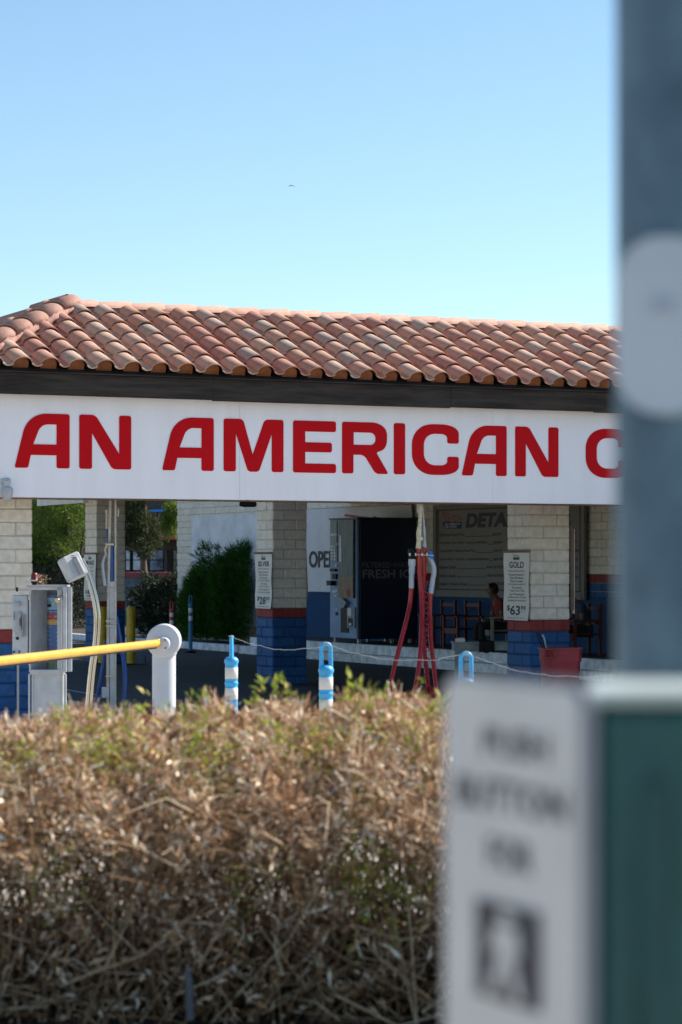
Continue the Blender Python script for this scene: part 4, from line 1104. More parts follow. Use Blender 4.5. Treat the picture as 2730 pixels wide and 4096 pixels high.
armchair('wooden_armchair','dark red wooden armchair half hidden behind the red vacuum hoses',onwalk(1752,9.45),R(-64),'chair_red',group='red wooden armchairs on the walkway')
armchair('wooden_armchair','dark red wooden armchair between the vacuum hoses and the seated person in red',onwalk(1848,9.5),R(-64),'chair_red',group='red wooden armchairs on the walkway')
pc1 = onwalk(2000,9.5); pc2 = onwalk(2330,9.55)
armchair('wooden_armchair','pale wooden armchair the person in red sits on',pc1,R(-75),'chair_wood')
armchair('wooden_armchair','dark red wooden armchair under the person in navy',pc2,R(-75),'chair_red')

# ================================================================ people (seated, facing local -y)
def skin_obj(name, nodes, edges, m, parent, sub=2, root=0):
    me = bpy.data.meshes.new(name)
    me.from_pydata([n[0] for n in nodes], edges, []); me.materials.append(M[m])
    o = bpy.data.objects.new(name, me); COL.objects.link(o); o.parent = parent; ORG[o.name] = None
    sk = o.modifiers.new('skin','SKIN'); sk.use_smooth_shade = True; sk.use_x_symmetry = False
    lay = me.skin_vertices[0].data if me.skin_vertices else None
    if lay is None:
        bm = bmesh.new(); bm.from_mesh(me); bm.verts.layers.skin.verify(); bm.to_mesh(me); bm.free(); lay = me.skin_vertices[0].data
    for i, nd in enumerate(nodes):
        r = nd[1]; lay[i].radius = (r, nd[2] if len(nd) > 2 else r); lay[i].use_root = (i == root)
    s2 = o.modifiers.new('sub','SUBSURF'); s2.levels = sub; s2.render_levels = sub
    return o
def person(label, loc, rot, shirt, lean=.10, phone=True):
    c = thing('person', label, 'person', loc, rot, frame='local')
    sh = .46            # hip height above the floor
    nodes = []; edges = []
    def nd(p, r, r2=None, link=None):
        nodes.append((tuple(p), r) if r2 is None else (tuple(p), r, r2)); i = len(nodes)-1
        if link is not None: edges.append((link, i))
        return i
    L = lean
    pel = nd((0,.08,sh),.125,.10)
    sp1 = nd((0,.09-L*.3,sh+.18),.115,.09,pel)
    ch = nd((0,.08-L,sh+.38),.135,.10,sp1)
    nk = nd((0,.06-L*1.3,sh+.50),.058,.058,ch)
    hd0 = nd((0,.02-L*1.6,sh+.575),.066,.078,nk)
    hd1 = nd((0,.015-L*1.7,sh+.65),.078,.098,hd0)
    hd2 = nd((0,.03-L*1.7,sh+.72),.07,.088,hd1)
    ns = nd((0,-.092-L*1.7,sh+.635),.013,.013,hd1)
    bodyT = []
    for sx in (-1,1):
        s_ = nd((sx*.17,.08-L,sh+.42),.055,.055,ch)
        el = nd((sx*.24,.0-L*.6,sh+.17),.042,.042,s_)
        wr = nd((sx*.12,-.24-L*.3,sh+.15),.028,.028,el)
        pm = nd((sx*.09,-.30-L*.3,sh+.15),.030,.016,wr)
        for k,(dx,ln) in enumerate(((-.026,.062),(-.009,.074),(.009,.068),(.025,.052))):
            f1 = nd((sx*.09+dx,-.345-L*.3,sh+.155),.0085,.0085,pm)
            nd((sx*.09+dx,-.345-L*.3-ln*.5,sh+.135),.0075,.0075,f1)
        nd((sx*.055,-.30-L*.3,sh+.175),.009,.009,pm)
        hp = nd((sx*.10,.03,sh-.01),.085,.085,pel)
        kn = nd((sx*.13,-.40,sh+.03),.060,.060,hp)
        cf = nd((sx*.13,-.40,sh-.20),.052,.052,kn)
        an = nd((sx*.13,-.38+(.08*sx),.09),.036,.036,cf)
        nd((sx*.13,-.52+(.08*sx),.045),.032,.026,an)
    skin_obj('body', nodes, edges, 'skin', c)
    # shirt
    T = [((0,.085,sh+.02),.142,.118),((0,.09-L*.3,sh+.18),.135,.108),((0,.08-L,sh+.38),.155,.118),((0,.065-L*1.2,sh+.48),.075,.07)]
    E = [(0,1),(1,2),(2,3)]
    for sx in (-1,1):
        i = len(T); T += [((sx*.17,.08-L,sh+.42),.072,.072),((sx*.215,.03-L*.7,sh+.26),.062,.062)]; E += [(2,i),(i,i+1)]
    skin_obj('shirt', T, E, shirt, c)
    T = [((0,.08,sh-.01),.135,.11)]; E = []
    for sx in (-1,1):
        i = len(T); T += [((sx*.10,.02,sh-.01),.095,.095),((sx*.13,-.40,sh+.03),.072,.072),((sx*.13,-.40,sh-.20),.066,.066),((sx*.13,-.385+.07*sx,.12),.055,.055)]; E += [(0,i),(i,i+1),(i+1,i+2),(i+2,i+3)]
    skin_obj('trousers', T, E, 'trousers', c)
    hm = MB(); C = Vector((0,.035-L*1.7,sh+.675)); n1, n2 = 10, 16; vs = []
    for i in range(n1+1):
        for k in range(n2):
            f = math.pi*i/n1; t = 2*math.pi*k/n2
            vs.append(C+Vector((.092*math.sin(f)*math.cos(t), .112*math.sin(f)*math.sin(t), .122*math.cos(f))))
    fs = []
    for i in range(n1):
        for k in range(n2):
            q = (i*n2+k, i*n2+(k+1)%n2, (i+1)*n2+(k+1)%n2, (i+1)*n2+k); m = sum((vs[j]-C for j in q), Vector())/4
            if m.y < -.035 and m.z < .055: continue
            if m.z < -.075: continue
            fs.append(q)
    hm.add(vs, fs, 0, True); part('hair', hm, 'hair', c)
    for sx in (-1,1):
        b = MB(); b.box((sx*.13,-.46+.08*sx,.05),(.10,.28,.09), bev=.035); part('shoe', b, 'shoe', c)
    if phone:
        ph = MB(); ph.box((0,0,0),(.075,.145,.009), bev=.003)
        M4 = Matrix.Translation(Vector(loc)) @ Matrix.Rotation(rot,4,'Z') @ Matrix.Translation(Vector((0,-.35-L*.3,sh+.185)))
        o = single('phone', ph, 'black', 'dark phone held by the seated person in red', 'phone', loc=tuple(M4.translation), rotz=rot, frame='local')
    return c
person('person in a red shirt and dark trousers sitting turned left, looking down at a phone', pc1+Vector((0,0,-.03)), R(-72), 'shirt_red', .10)
person('person in a navy shirt and dark trousers sitting bent forward right of the gold pillar', pc2+Vector((0,0,-.03)), R(-72), 'shirt_navy', .17, phone=False)

# ================================================================ foreground: signal pole with push button sign
SR = Vector((P(2335,HY,2.2).x, 2.2, 0)); ph = R(65)
dl_ = Vector((-math.cos(ph), math.sin(ph), 0)); nrm = Vector((-math.sin(ph), -math.cos(ph), 0))
c = thing('signal_pole', 'blurred blue grey signal pole with white oval plate and teal push button housing close by', 'pole', Vector((P(2675,HY,2.75).x, 2.75, .1)))
pz = P(2675,HY,2.75)
b = MB(); b.lathe((pz.x,2.75,0), [(.12,.1),(.12,.14),(.062,.2),(.0575,.3),(.057,4.2),(.04,4.24),(0,4.25)], 40); part('pole', b, 'pole_paint', c)
b = MB(); q = P(2643,1300,2.68)
lp = roundpoly([(-.052,-.094,.05),(.052,-.094,.05),(.052,.094,.05),(-.052,.094,.05)])
b.prism(lp, .004, lambda a,h,d_: Vector((q.x+a+.006, q.y-.0+d_, q.z+h))); pl = part('oval_plate', b, 'plate', c)
b = MB()
b.box(P(2655,1225,2.677),(.024,.002,.012))
part('marking', b, 'plate_mark', pl)
# housing: green box
hx = Vector((math.cos(R(-6)), math.sin(R(-6)), 0)); hy = Vector((-math.sin(R(-6)), math.cos(R(-6)),0))
HC = Vector((P(2366,HY,2.2).x, 2.2, 0)); ztop = 1.733
rt = Matrix.Rotation(R(-6),3,'Z')
b = MB(); b.box(HC+hx*.10+hy*.11+Vector((0,0,ztop-.30)), (.20,.22,.60), 0, rot=rt, bev=.014)
hs_ = part('button_housing', b, 'teal', c)
b = MB(); b.box(HC+hx*.10+hy*.11+Vector((0,0,ztop+.004)), (.206,.226,.012), 0, rot=rt, bev=.004); part('lid', b, 'lid_grey', hs_)
b = MB(); b.box(HC+hx*.046+hy*(-.006)+Vector((0,0,ztop-.32)), (.004,.014,.5), 0, rot=rt); b.box(HC+hx*.056+hy*(-.003)+Vector((0,0,ztop-.32)), (.018,.010,.5), 0, rot=rt)
part('seam', b, 'teal', hs_)
# the sign
st = 1.743; SHh = .40; sw = .245
lp = roundpoly([(-.004,0,.018),(sw,0,.018),(sw,-SHh,.018),(-.004,-SHh,.018)])
fnS = lambda a,b_,d_: SR+dl_*(sw-a)+nrm*(.0+d_)+Vector((0,0,st+b_))
b = MB(); b.prism(lp, .006, fnS); sg = part('push_button_sign', b, 'ped_white', c)
b = MB(); lp2 = roundpoly([(-.010,.006,.02),(sw+.010,.006,.02),(sw+.010,-SHh-.01,.02),(-.010,-SHh-.01,.02)])
b.prism(lp2, -.006, lambda a,b_,d_: fnS(a,b_,d_-.001)); part('sign_frame', b, 'grey_metal', sg)
t = MB(); fs2 = lambda a,b_: fnS(a,b_,.0075)
put_text(t, 'PUSH', (.075,-.068,.195,-.040), fs2, .02); put_text(t, 'BUTTON', (.022,-.118,.228,-.088), fs2, .02); put_text(t, 'FOR', (.085,-.170,.168,-.140), fs2, .02)
split_parts('lettering', t, 'ped_black', sg)
b = MB(); b.prism([(.062,-.200),(.182,-.200),(.182,-.288),(.062,-.288)], .0015, lambda a,b_,d_: fnS(a,b_,.007+d_), 0)
# walking figure
W_ = lambda a,b_,d_: fnS(.122+a*.075, -.243+b_*.042, .0088+d_)
b.prism([(math.cos(k*.628)*.17+.02, .78+math.sin(k*.628)*.17) for k in range(10)], .001, W_, 1)
b.prism([(-.28,.55),(.28,.55),(.38,.0),(.28,-.05),(.22,.2),(.2,-.1),(.45,-.95),(.25,-.95),(0,-.25),(-.25,-.95),(-.45,-.95),(-.2,-.1),(-.22,.2),(-.34,-.05),(-.42,.0)], .001, W_, 1)
part('walking_symbol', b, ['ped_black','ped_white'], sg)
# ================================================================ foliage helpers (numpy)
def np_mesh(name, V, Fq, mats, mi=None, smooth=False):
    me = bpy.data.meshes.new(name)
    nv = len(V); nf, k = Fq.shape
    me.vertices.add(nv); me.vertices.foreach_set('co', V.astype(np.float32).ravel())
    me.loops.add(nf*k); me.loops.foreach_set('vertex_index', Fq.astype(np.int32).ravel())
    me.polygons.add(nf); me.polygons.foreach_set('loop_start', np.arange(0,nf*k,k,dtype=np.int32))
    for m in mats: me.materials.append(M[m])
    if mi is not None: me.polygons.foreach_set('material_index', mi.astype(np.int32))
    if smooth: me.polygons.foreach_set('use_smooth', np.ones(nf,dtype=bool))
    me.update(calc_edges=True); return me
def unit(a): return a/np.maximum(np.linalg.norm(a,axis=1,keepdims=True),1e-9)
def leaves(P0, D, Ln, Wd, bend=.25):
    """folded lance leaves: 5 verts, 2 quads"""
    n = len(P0); D = unit(D); r = unit(rng.normal(size=(n,3))); Sd = unit(np.cross(D, r)); Nn = np.cross(Sd, D)
    Ln = Ln[:,None]; Wd = Wd[:,None]
    a = P0; c = P0+D*Ln+Nn*Ln*bend*rng.uniform(-1,1,(n,1)); m = P0+D*Ln*.5
    b = m+Sd*Wd/2+Nn*Wd*.15; d = m-Sd*Wd/2+Nn*Wd*.15
    V = np.stack([a,b,c,d],1).reshape(-1,3)
    return V, np.arange(n*4).reshape(n,4)
def sticks(P0, P1, P2, r0, r1):
    """three-sided bent twigs through three points"""
    n = len(P0); d = unit(P2-P0); x = unit(np.cross(d, rng.normal(size=(n,3)))); y = np.cross(d,x)
    V = []
    for Pk, rr in ((P0,r0),(P1,(r0+r1)/2),(P2,r1)):
        for k in range(3):
            t = 2*math.pi*k/3; V.append(Pk+(x*math.cos(t)+y*math.sin(t))*rr[:,None])
    V = np.stack(V,1).reshape(-1,3); base = (np.arange(n)*9)[:,None]; Fs = []
    for l in (0,3):
        for k in range(3): Fs.append(np.concatenate([base+l+k, base+l+(k+1)%3, base+l+3+(k+1)%3, base+l+3+k],1))
    return V, np.stack(Fs,1).reshape(-1,4)
def npart(name, V, Fq, mats, parent, mi=None):
    o = ORG.get(parent.name)
    if o: V = V-np.array(o)
    ob = bpy.data.objects.new(name, np_mesh(name, V, Fq, mats, mi)); COL.objects.link(ob); ob.parent = parent; ORG[ob.name] = o
    return ob

# ================================================================ the clipped, half dry hedge
H = thing('hedge', 'low clipped hedge of dry tan twigs with sparse green shoots in the foreground', 'hedge', (-.4,10.1,.13))
xs0, xs1 = -2.1, 1.5
def htop(x):
    k = x*1020+1365       # roughly its column in the photograph at ten metres
    base = np.interp(k, [-800,0,150,400,620,740,840,925,1030,1190,1305,1400,1500,1800,3000], [1.15,1.17,1.195,1.22,1.20,1.235,1.225,1.19,1.265,1.27,1.20,1.275,1.27,1.26,1.25])
    return base+.018*np.sin(x*9.3)+.012*np.sin(x*23+1)
def hty(x,y): return htop(x)+.03*np.sin(x*17+y*9)-.42*np.clip((10.35-y)/.95,0,1)**1.6
def sample(n, zlo=.0, bias=1.0):
    x = rng.uniform(xs0,xs1,n); y = rng.uniform(9.40,11.0,n); h = hty(x,y)
    u = rng.uniform(0,1,n)**bias
    z = h-(h-.14-zlo)*u
    return x,y,z,h
def frontpull(y, n, p):   # more stuff in the outer shell facing the viewer
    return y
# dry leaf curls, dense on top thinning downwards
n = 74000
x,y,z,h = sample(n, .0, 1.35); y = frontpull(y, n, .30)
keep = rng.uniform(0,1,n) < np.interp(h-z, [0,.30,.42,.55,.8,1.2], [1,.95,.60,.24,.14,.14])
# gaps through which the pavement glints
gp = (np.sin(x*5.1+1.0)+np.sin(x*11.7+z*9)+.6*np.sin(x*23+z*17)); keep &= ~((gp > .55) & (z > .40) & (z < .86))
# hollows between the branch tufts
lump = np.sin(x*13+z*7+1)*np.sin(z*19+x*5)+.7*np.sin(x*31+y*9+z*11)+.5*np.sin(x*7-z*29)
keep &= ~((lump < -.38) & (h-z > .03) & (h-z < .5))
x,y,z,h = x[keep],y[keep],z[keep],h[keep]; n = len(x)
D = rng.normal(size=(n,3)); D[:,2] = D[:,2]*.8+.45*(h-z < .3)
V1,F1 = leaves(np.stack([x,y,z],1), D, rng.uniform(.022,.075,n), rng.uniform(.006,.021,n), .6)
npart('dry_leaves', V1, F1, ['dry'], H)
# fine twigs
n = 24000
x,y,z,h = sample(n, 0, 1.2); y = frontpull(y, n, .3)
keep = rng.uniform(0,1,n) < np.interp(h-z, [0,.3,.5,.7,1.2], [1,.9,.6,.4,.4])
gp = (np.sin(x*5.1+1.0)+np.sin(x*11.7+z*9)+.6*np.sin(x*23+z*17)); keep &= ~((gp > .55) & (z > .40) & (z < .86))
x,y,z,h = x[keep],y[keep],z[keep],h[keep]; n = len(x)
P0 = np.stack([x,y,z],1); D = unit(rng.normal(size=(n,3))*np.array([.8,.6,.7])+np.array([0,0,.5])); Lh = rng.uniform(.03,.11,n)[:,None]
P2 = P0+D*Lh; P2[:,2] = np.minimum(P2[:,2], hty(P2[:,0],P2[:,1])+.05); P1 = (P0+P2)/2+rng.normal(size=(n,3))*Lh*.10
V2,F2 = sticks(P0,P1,P2, rng.uniform(.0016,.0036,n), rng.uniform(.001,.0022,n)); npart('twigs', V2, F2, ['dry'], H)
n = 3600
x = rng.uniform(xs0,xs1,n); y = rng.uniform(9.4,11.0,n); h = hty(x,y)
P0 = np.stack([x,y,h-.08],1); D = unit(np.stack([rng.normal(0,.55,n),rng.normal(0,.4,n),rng.uniform(.3,1,n)],1)); P2 = P0+D*rng.uniform(.07,.16,n)[:,None]; P1 = (P0+P2)/2+rng.normal(size=(n,3))*.006
V3,F3 = sticks(P0,P1,P2, rng.uniform(.0022,.0042,n), rng.uniform(.0012,.0025,n)); npart('top_twigs', V3, F3, ['dry'], H)
# main stems: from the soil up, crossing and leaning
n = 900
x = rng.uniform(xs0,xs1,n); y = rng.uniform(9.5,10.6,n)
P0 = np.stack([x,y,np.full(n,.12)],1); ln = rng.uniform(.35,1.0,n)
P2 = P0+np.stack([rng.normal(0,.26,n),rng.normal(0,.14,n),ln],1); P2[:,2] = np.minimum(P2[:,2], hty(P2[:,0],P2[:,1])-.0)
P1 = (P0+P2)/2+np.stack([rng.normal(0,.06,n),rng.normal(0,.04,n),rng.normal(0,.03,n)],1)
Va,Fa = sticks(P0,P1,P2, rng.uniform(.003,.008,n), rng.uniform(.002,.004,n))
n = 2600
x = rng.uniform(xs0,xs1,n); y = rng.uniform(9.42,10.5,n); z = rng.uniform(.14,1.0,n)**1.0
P0 = np.stack([x,y,z],1); D = unit(np.stack([rng.normal(0,1,n),rng.normal(0,.35,n),rng.normal(.2,.6,n)],1)); Lh = rng.uniform(.12,.55,n)[:,None]
P2 = P0+D*Lh; P2[:,2] = np.minimum(np.maximum(P2[:,2],.13),hty(P2[:,0],P2[:,1])+.01); P1 = (P0+P2)/2+rng.normal(size=(n,3))*Lh*.09
Vb,Fb = sticks(P0,P1,P2, rng.uniform(.0022,.0065,n), rng.uniform(.0012,.003,n))
npart('stems', np.concatenate([Va,Vb]), np.concatenate([Fa,Fb+len(Va)]), ['stem'], H)
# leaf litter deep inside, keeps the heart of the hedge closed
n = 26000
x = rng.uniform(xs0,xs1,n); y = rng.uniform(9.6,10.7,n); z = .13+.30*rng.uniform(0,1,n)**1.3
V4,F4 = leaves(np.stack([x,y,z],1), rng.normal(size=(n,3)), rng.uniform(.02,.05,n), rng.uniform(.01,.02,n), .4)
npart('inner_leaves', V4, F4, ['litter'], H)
# green shoots
PP = []; DD = []; LL = []; WW = []
def shoot(px, py, Z, nl, ln, spread, up=.8):
    q = P(px, py, Z)
    for i in range(nl):
        PP.append((q.x+rng.normal(0,.018), q.y+rng.normal(0,.018), q.z-rng.uniform(-.01,.09))); a = rng.uniform(0,2*math.pi)
        DD.append((math.cos(a)*spread, math.sin(a)*spread*.6, up*rng.uniform(.1,1))); LL.append(ln*rng.uniform(.35,.8)); WW.append(ln*rng.uniform(.14,.24))
for (px,py,nl,ln) in ((1040,2760,10,.07),(1110,2745,9,.07),(1150,2752,8,.06),(1400,2742,9,.075),(1440,2760,8,.06),(1480,2780,8,.055),(1540,2790,6,.06),(575,2795,3,.09),(790,2790,8,.05),(760,2810,7,.05),(720,2830,6,.05),(820,2800,6,.055),(640,2850,7,.05),(500,2850,8,.05),(560,2860,8,.05),(440,2860,7,.05),(260,2860,7,.06),(230,2880,7,.05),(180,2900,6,.05),(380,2870,7,.05),(1760,2800,9,.07),(1735,2830,8,.07),(1600,2850,7,.05),(1290,2830,6,.05),(900,2850,6,.05)):
    shoot(px, py-18, 10.25, int(nl*1.8), ln*1.15, .6, 1.0)
for i in range(420):
    px = rng.uniform(-150,1830); shoot(px, 2265+(1.85-float(htop(np.array([(px-1365)/1020]))[()] if np.ndim(htop(np.array([(px-1365)/1020])))==0 else htop(np.array([(px-1365)/1020]))[0]))*1020+rng.uniform(-5,150), rng.uniform(9.9,10.7), 4, .055, .8)
for (cx,cy,sx,sy,nn) in ((1480,3330,70,150,110),(820,3040,60,80,60),(1000,3300,120,80,22),(740,3250,80,120,22),(1700,3000,60,120,45),(60,3080,60,80,14),(1060,3420,60,60,14),(960,3560,40,90,12),(250,3420,150,120,40),(1250,2950,120,60,40),(400,2960,150,50,40),(1620,3450,60,140,40),(420,3020,80,60,16)):
    for i in range(nn): yy = rng.normal(cy,sy); shoot(rng.normal(cx,sx), yy, float(np.interp(yy,[2900,3200,3500],[10.1,9.7,9.45])), 5, .055, .9, .4)
PP,DD,LL,WW = map(np.array,(PP,DD,LL,WW))
V5,F5 = leaves(PP,DD,LL,WW,.25); npart('green_leaves', V5, F5, ['green'], H)
b = MB(); q = P(1075,3590,9.5)
b.tube([P(752,3850,9.42), P(756,3920,9.42), P(762,4080,9.42)], [.007,.015,.016], 8)
single('drip_riser', b, 'ink_grey', 'short grey plastic pipe standing among the hedge stems near the bottom', 'pipe', loc=tuple(P(762,4080,9.42)))

# ================================================================ shrubs and trees behind the bays
def clump(center, rad, n, ln, wd, mode='ball', clip=True, shell=.55, droop=0.0, sub=0):
    c0 = np.array(center)
    d = unit(rng.normal(size=(n,3))); r = rng.uniform(shell**3,1,n)**(1/3)
    lump = 1+.18*np.sin(d[:,0]*5+d[:,2]*4+center[0]*7)+.10*np.sin(d[:,1]*9+d[:,2]*7)
    Pp = c0+d*r[:,None]*np.array(rad)*lump[:,None]
    D = d+rng.normal(size=(n,3))*.7+np.array([0,0,.35-droop])
    k = np.ones(n,bool)
    if clip:
        U = Pp[:,0]*CT+(Pp[:,1]-D0)*ST; Vv = -Pp[:,0]*ST+(Pp[:,1]-D0)*CT
        k &= ~((U > 9.95) & (Vv < W1+.1)); k &= Pp[:,2] > .12
        k &= U > 8.72
    Pp, D = Pp[k], D[k]; n = len(Pp)
    return leaves(Pp, D, rng.uniform(.6,1.2,n)*ln, rng.uniform(.6,1.2,n)*wd, .3)
def join(*VF):
    Vs = []; Fs = []; o = 0
    for V,Fq in VF: Vs.append(V); Fs.append(Fq+o); o += len(V)
    return np.concatenate(Vs), np.concatenate(Fs)
def stems(base, tips, r0, r1, name, parent, m='trunk'):
    b = MB()
    for t in tips:
        b.tube(bez([base, Vector(base).lerp(Vector(t),.5)+Vector((jit(.06),jit(.06),.04)), t],5), [r0+(r1-r0)*i/10 for i in range(11)], 7)
    part(name, b, m, parent)
# green sedge-like shrub: long arching blades
def blades(center, n, h, spread, m_ln):
    c0 = np.array(center); a = rng.uniform(0,2*math.pi,n); rr = spread*np.sqrt(rng.uniform(0,1,n))
    top = h*(1-(rr/spread)**2*.35)*rng.uniform(.0,1,n)**.7
    P0 = c0+np.stack([np.cos(a)*rr,np.sin(a)*rr*.7,top],1)
    D = np.stack([np.cos(a)*.8+rng.normal(0,.5,n),np.sin(a)*.6+rng.normal(0,.5,n),rng.uniform(.2,1.1,n)],1)
    k = (P0[:,0]*CT+(P0[:,1]-D0)*ST < 9.95) & (P0[:,2] > .13)
    k &= (P0[:,0]*CT+(P0[:,1]-D0)*ST > 8.75)
    return leaves(P0[k], D[k], rng.uniform(.10,.24,k.sum())*m_ln, rng.uniform(.010,.02,k.sum()), .5)
q = P(925,2500,58.4)
sgs = thing('sedge_shrub', 'tall bright green feathery shrub between the white rear wall and the silver price pillar', 'shrub', (q.x,58.4,.13))
A1 = blades((q.x-.42,58.5,.12), 15000, 1.98, .62, 1.0); A2 = blades((q.x+.30,58.0,.12), 16000, 2.12, .75, 1.1)
A3 = join(blades((q.x+.9,57.6,.12), 12000, 2.15, .7, 1.1), blades((q.x-.72,58.9,.12), 7000, 1.45, .5, 1.0))
A4 = []
for i in range(46):
    a = rng.uniform(0,2*math.pi); rr = rng.uniform(.1,.75); c4 = np.array([q.x+.15+math.cos(a)*rr*1.15, 58.0+math.sin(a)*rr*.4, rng.uniform(1.5,2.25)])
    m = 60; D4 = rng.normal(size=(m,3))*.45+np.array([math.cos(a)*.5,0,.75]); A4.append(leaves(c4+rng.normal(size=(m,3))*.05, D4, rng.uniform(.15,.34,m), rng.uniform(.010,.018,m), .5))
npart('foliage', *join(A1,A2,A3,*A4), ['leaf_sedge'], sgs)
stems((q.x,58.4,.12), [(q.x+jit(.6),58.4+jit(.2),1.3+jit(.3)) for _ in range(14)], .018, .008, 'stem', sgs)
q = P(700,2500,62.3)
s1 = thing('dark_shrub', 'wide dark olive shrub under the left end of the white rear wall', 'shrub', (q.x,62.3,.13))
npart('foliage', *join(clump((q.x,62.3,.78),(.66,.7,.9),9000,.10,.028), clump((q.x+.5,61.6,.7),(.6,.5,.95),8000,.10,.028), clump((q.x-.3,62.6,.95),(.5,.5,.7),5000,.10,.026), clump((q.x+.85,60.9,.62),(.5,.4,.85),6000,.10,.026), clump((q.x-.75,62.9,.8),(.45,.5,.75),4000,.10,.026)), ['leaf_dark'], s1)
stems((q.x,62.3,.12), [(q.x+jit(.4),62.3+jit(.3),.9+jit(.3)) for _ in range(10)], .02, .008, 'stem', s1)
q = P(610,2500,64.0)
s2 = thing('leafy_shrub', 'dark narrow leaved shrub spilling over the white block planter', 'shrub', (q.x,64.0,.13))
npart('foliage', *join(clump((q.x+.05,64.0,.75),(.42,.5,.62),2400,.11,.022), clump((q.x-.1,63.7,1.05),(.35,.3,.3),900,.11,.022)), ['leaf_dark'], s2)
stems((q.x,64.0,.12), [(q.x+jit(.3),64+jit(.2),.9+jit(.2)) for _ in range(8)], .016, .006, 'stem', s2)
q = P(230,2500,71)
s3 = thing('clipped_shrub', 'dark clipped shrub row behind the white kerb left of the bronze pillar', 'shrub', (q.x,71.5,.13))
n = 13000; bx = rng.uniform(-1.6,.85,n); by = rng.uniform(-.5,.5,n); bz_ = rng.uniform(.1,2.15,n)
npart('foliage', *leaves(np.stack([q.x+bx,71.5+by,bz_],1), rng.normal(size=(n,3)), rng.uniform(.05,.1,n), rng.uniform(.02,.035,n)), ['leaf_dark'], s3)
stems((q.x,71.5,.12), [(q.x+jit(.8),71.5+jit(.2),.9) for _ in range(10)], .02, .01, 'stem', s3)
q = P(138,2300,30.0)

def tree(name, label, base, limbs, clumps, leafm, trunkpts, r0):
    t = thing(name, label, 'tree', base)
    b = MB(); b.tube(bez(trunkpts,5), [r0*(1-.55*i/(len(trunkpts)*5-5)) for i in range((len(trunkpts)-1)*5+1)], 10)
    for l in limbs: 
        pp = bez(l,4); b.tube(pp, [r0*.5*(1-.7*i/(len(pp)-1)) for i in range(len(pp))], 7)
    part('trunk', b, 'trunk', t)
    npart('crown', *join(*clumps), [leafm], t)
    return t
tz = 72.0
q = P(277,2345,tz); bx = q.x
cl = []
for (px,py,rx,rz,nn) in ((160,2080,.75,.6,3800),(240,2040,.8,.55,3600),(200,2190,.7,.5,3400),(120,2200,.6,.5,2400),(300,2120,.5,.6,2400),(180,1950,1.1,.7,3000),(330,1960,1.0,.7,2500)):
    c0 = P(px,py,tz+random.uniform(-.6,.6)); cl.append(clump(c0,(rx,.6,rz),nn,.13,.022,clip=False,shell=.3,droop=.7))
tree('willow_tree','bright green drooping tree seen between the left block pillar and the bronze pillar',(bx,tz,0),
     [[P(277,2330,tz),P(230,2250,tz),P(180,2130,tz)],[P(280,2330,tz),P(320,2230,tz),P(340,2100,tz)]], cl, 'leaf_bright',
     [(bx,tz,0),P(275,2420,tz),P(278,2330,tz),P(270,2200,tz),P(262,2050,tz)], .16)
tz = 68.5
cl = []
for (px,py,rx,rz,nn) in ((545,2060,.42,.5,3000),(590,2120,.36,.40,1700),(528,2130,.35,.45,2000),(585,2185,.25,.28,900),(520,2040,.4,.4,1600),(620,2150,.28,.25,500),(560,1950,.8,.45,2200)):
    c0 = P(px,py,tz+random.uniform(-.5,.5)); cl.append(clump(c0,(rx,.5,rz),nn,.15,.018,clip=False,shell=.25,droop=1.0))
q = P(590,2400,tz)
tree('acacia_tree','thin dark trunked tree with drooping olive leaves right of the bronze pillar',(q.x,tz,0),
     [[P(572,2235,tz),P(548,2205,tz),P(500,2185,tz)],[P(583,2235,tz),P(600,2150,tz),P(640,2050,tz)]], cl, 'leaf_olive',
     [(q.x,tz,0),P(590,2400,tz),P(578,2300,tz),P(575,2235,tz),P(582,2120,tz),P(575,2000,tz)], .13)
tz = 65.5
cl = []
for (px,py,rx,rz,nn) in ((690,2060,.22,.28,900),(680,2100,.2,.3,800),(700,2030,.25,.25,600),(668,2070,.12,.3,300)):
    c0 = P(px,py,tz); cl.append(clump(c0,(rx,.25,rz),nn,.12,.022,clip=False,shell=.1,droop=1.3))
q = P(715,2400,tz+2)
tree('willow_tree','sunlit yellow green drooping branch hanging beside the left end of the white wall',(q.x,tz+2,0),
     [[P(715,2100,tz+2),P(705,2010,tz+1),P(690,2040,tz)]], cl, 'leaf_bright',
     [(q.x,tz+2,0),P(716,2300,tz+2),P(716,2150,tz+2),P(718,1980,tz+2)], .08)

# dry palm-like tuft by the left pillar
tz = 66
q = P(160,2335,tz)
s4 = thing('dry_plant', 'small dry brown plant behind the menu cabinet beside the left pillar', 'plant', (q.x,tz,0.12))
n = 700; a = rng.uniform(0,2*math.pi,n)
npart('foliage', *leaves(np.stack([q.x+rng.normal(0,.10,n),tz+rng.normal(0,.1,n),rng.uniform(1.15,1.62,n)],1), rng.normal(size=(n,3)), rng.uniform(.05,.12,n), rng.uniform(.01,.03,n)), ['stem'], s4)
stems((q.x,tz,.12), [(q.x+jit(.08),tz,1.3) for _ in range(4)], .02, .012, 'stem', s4)

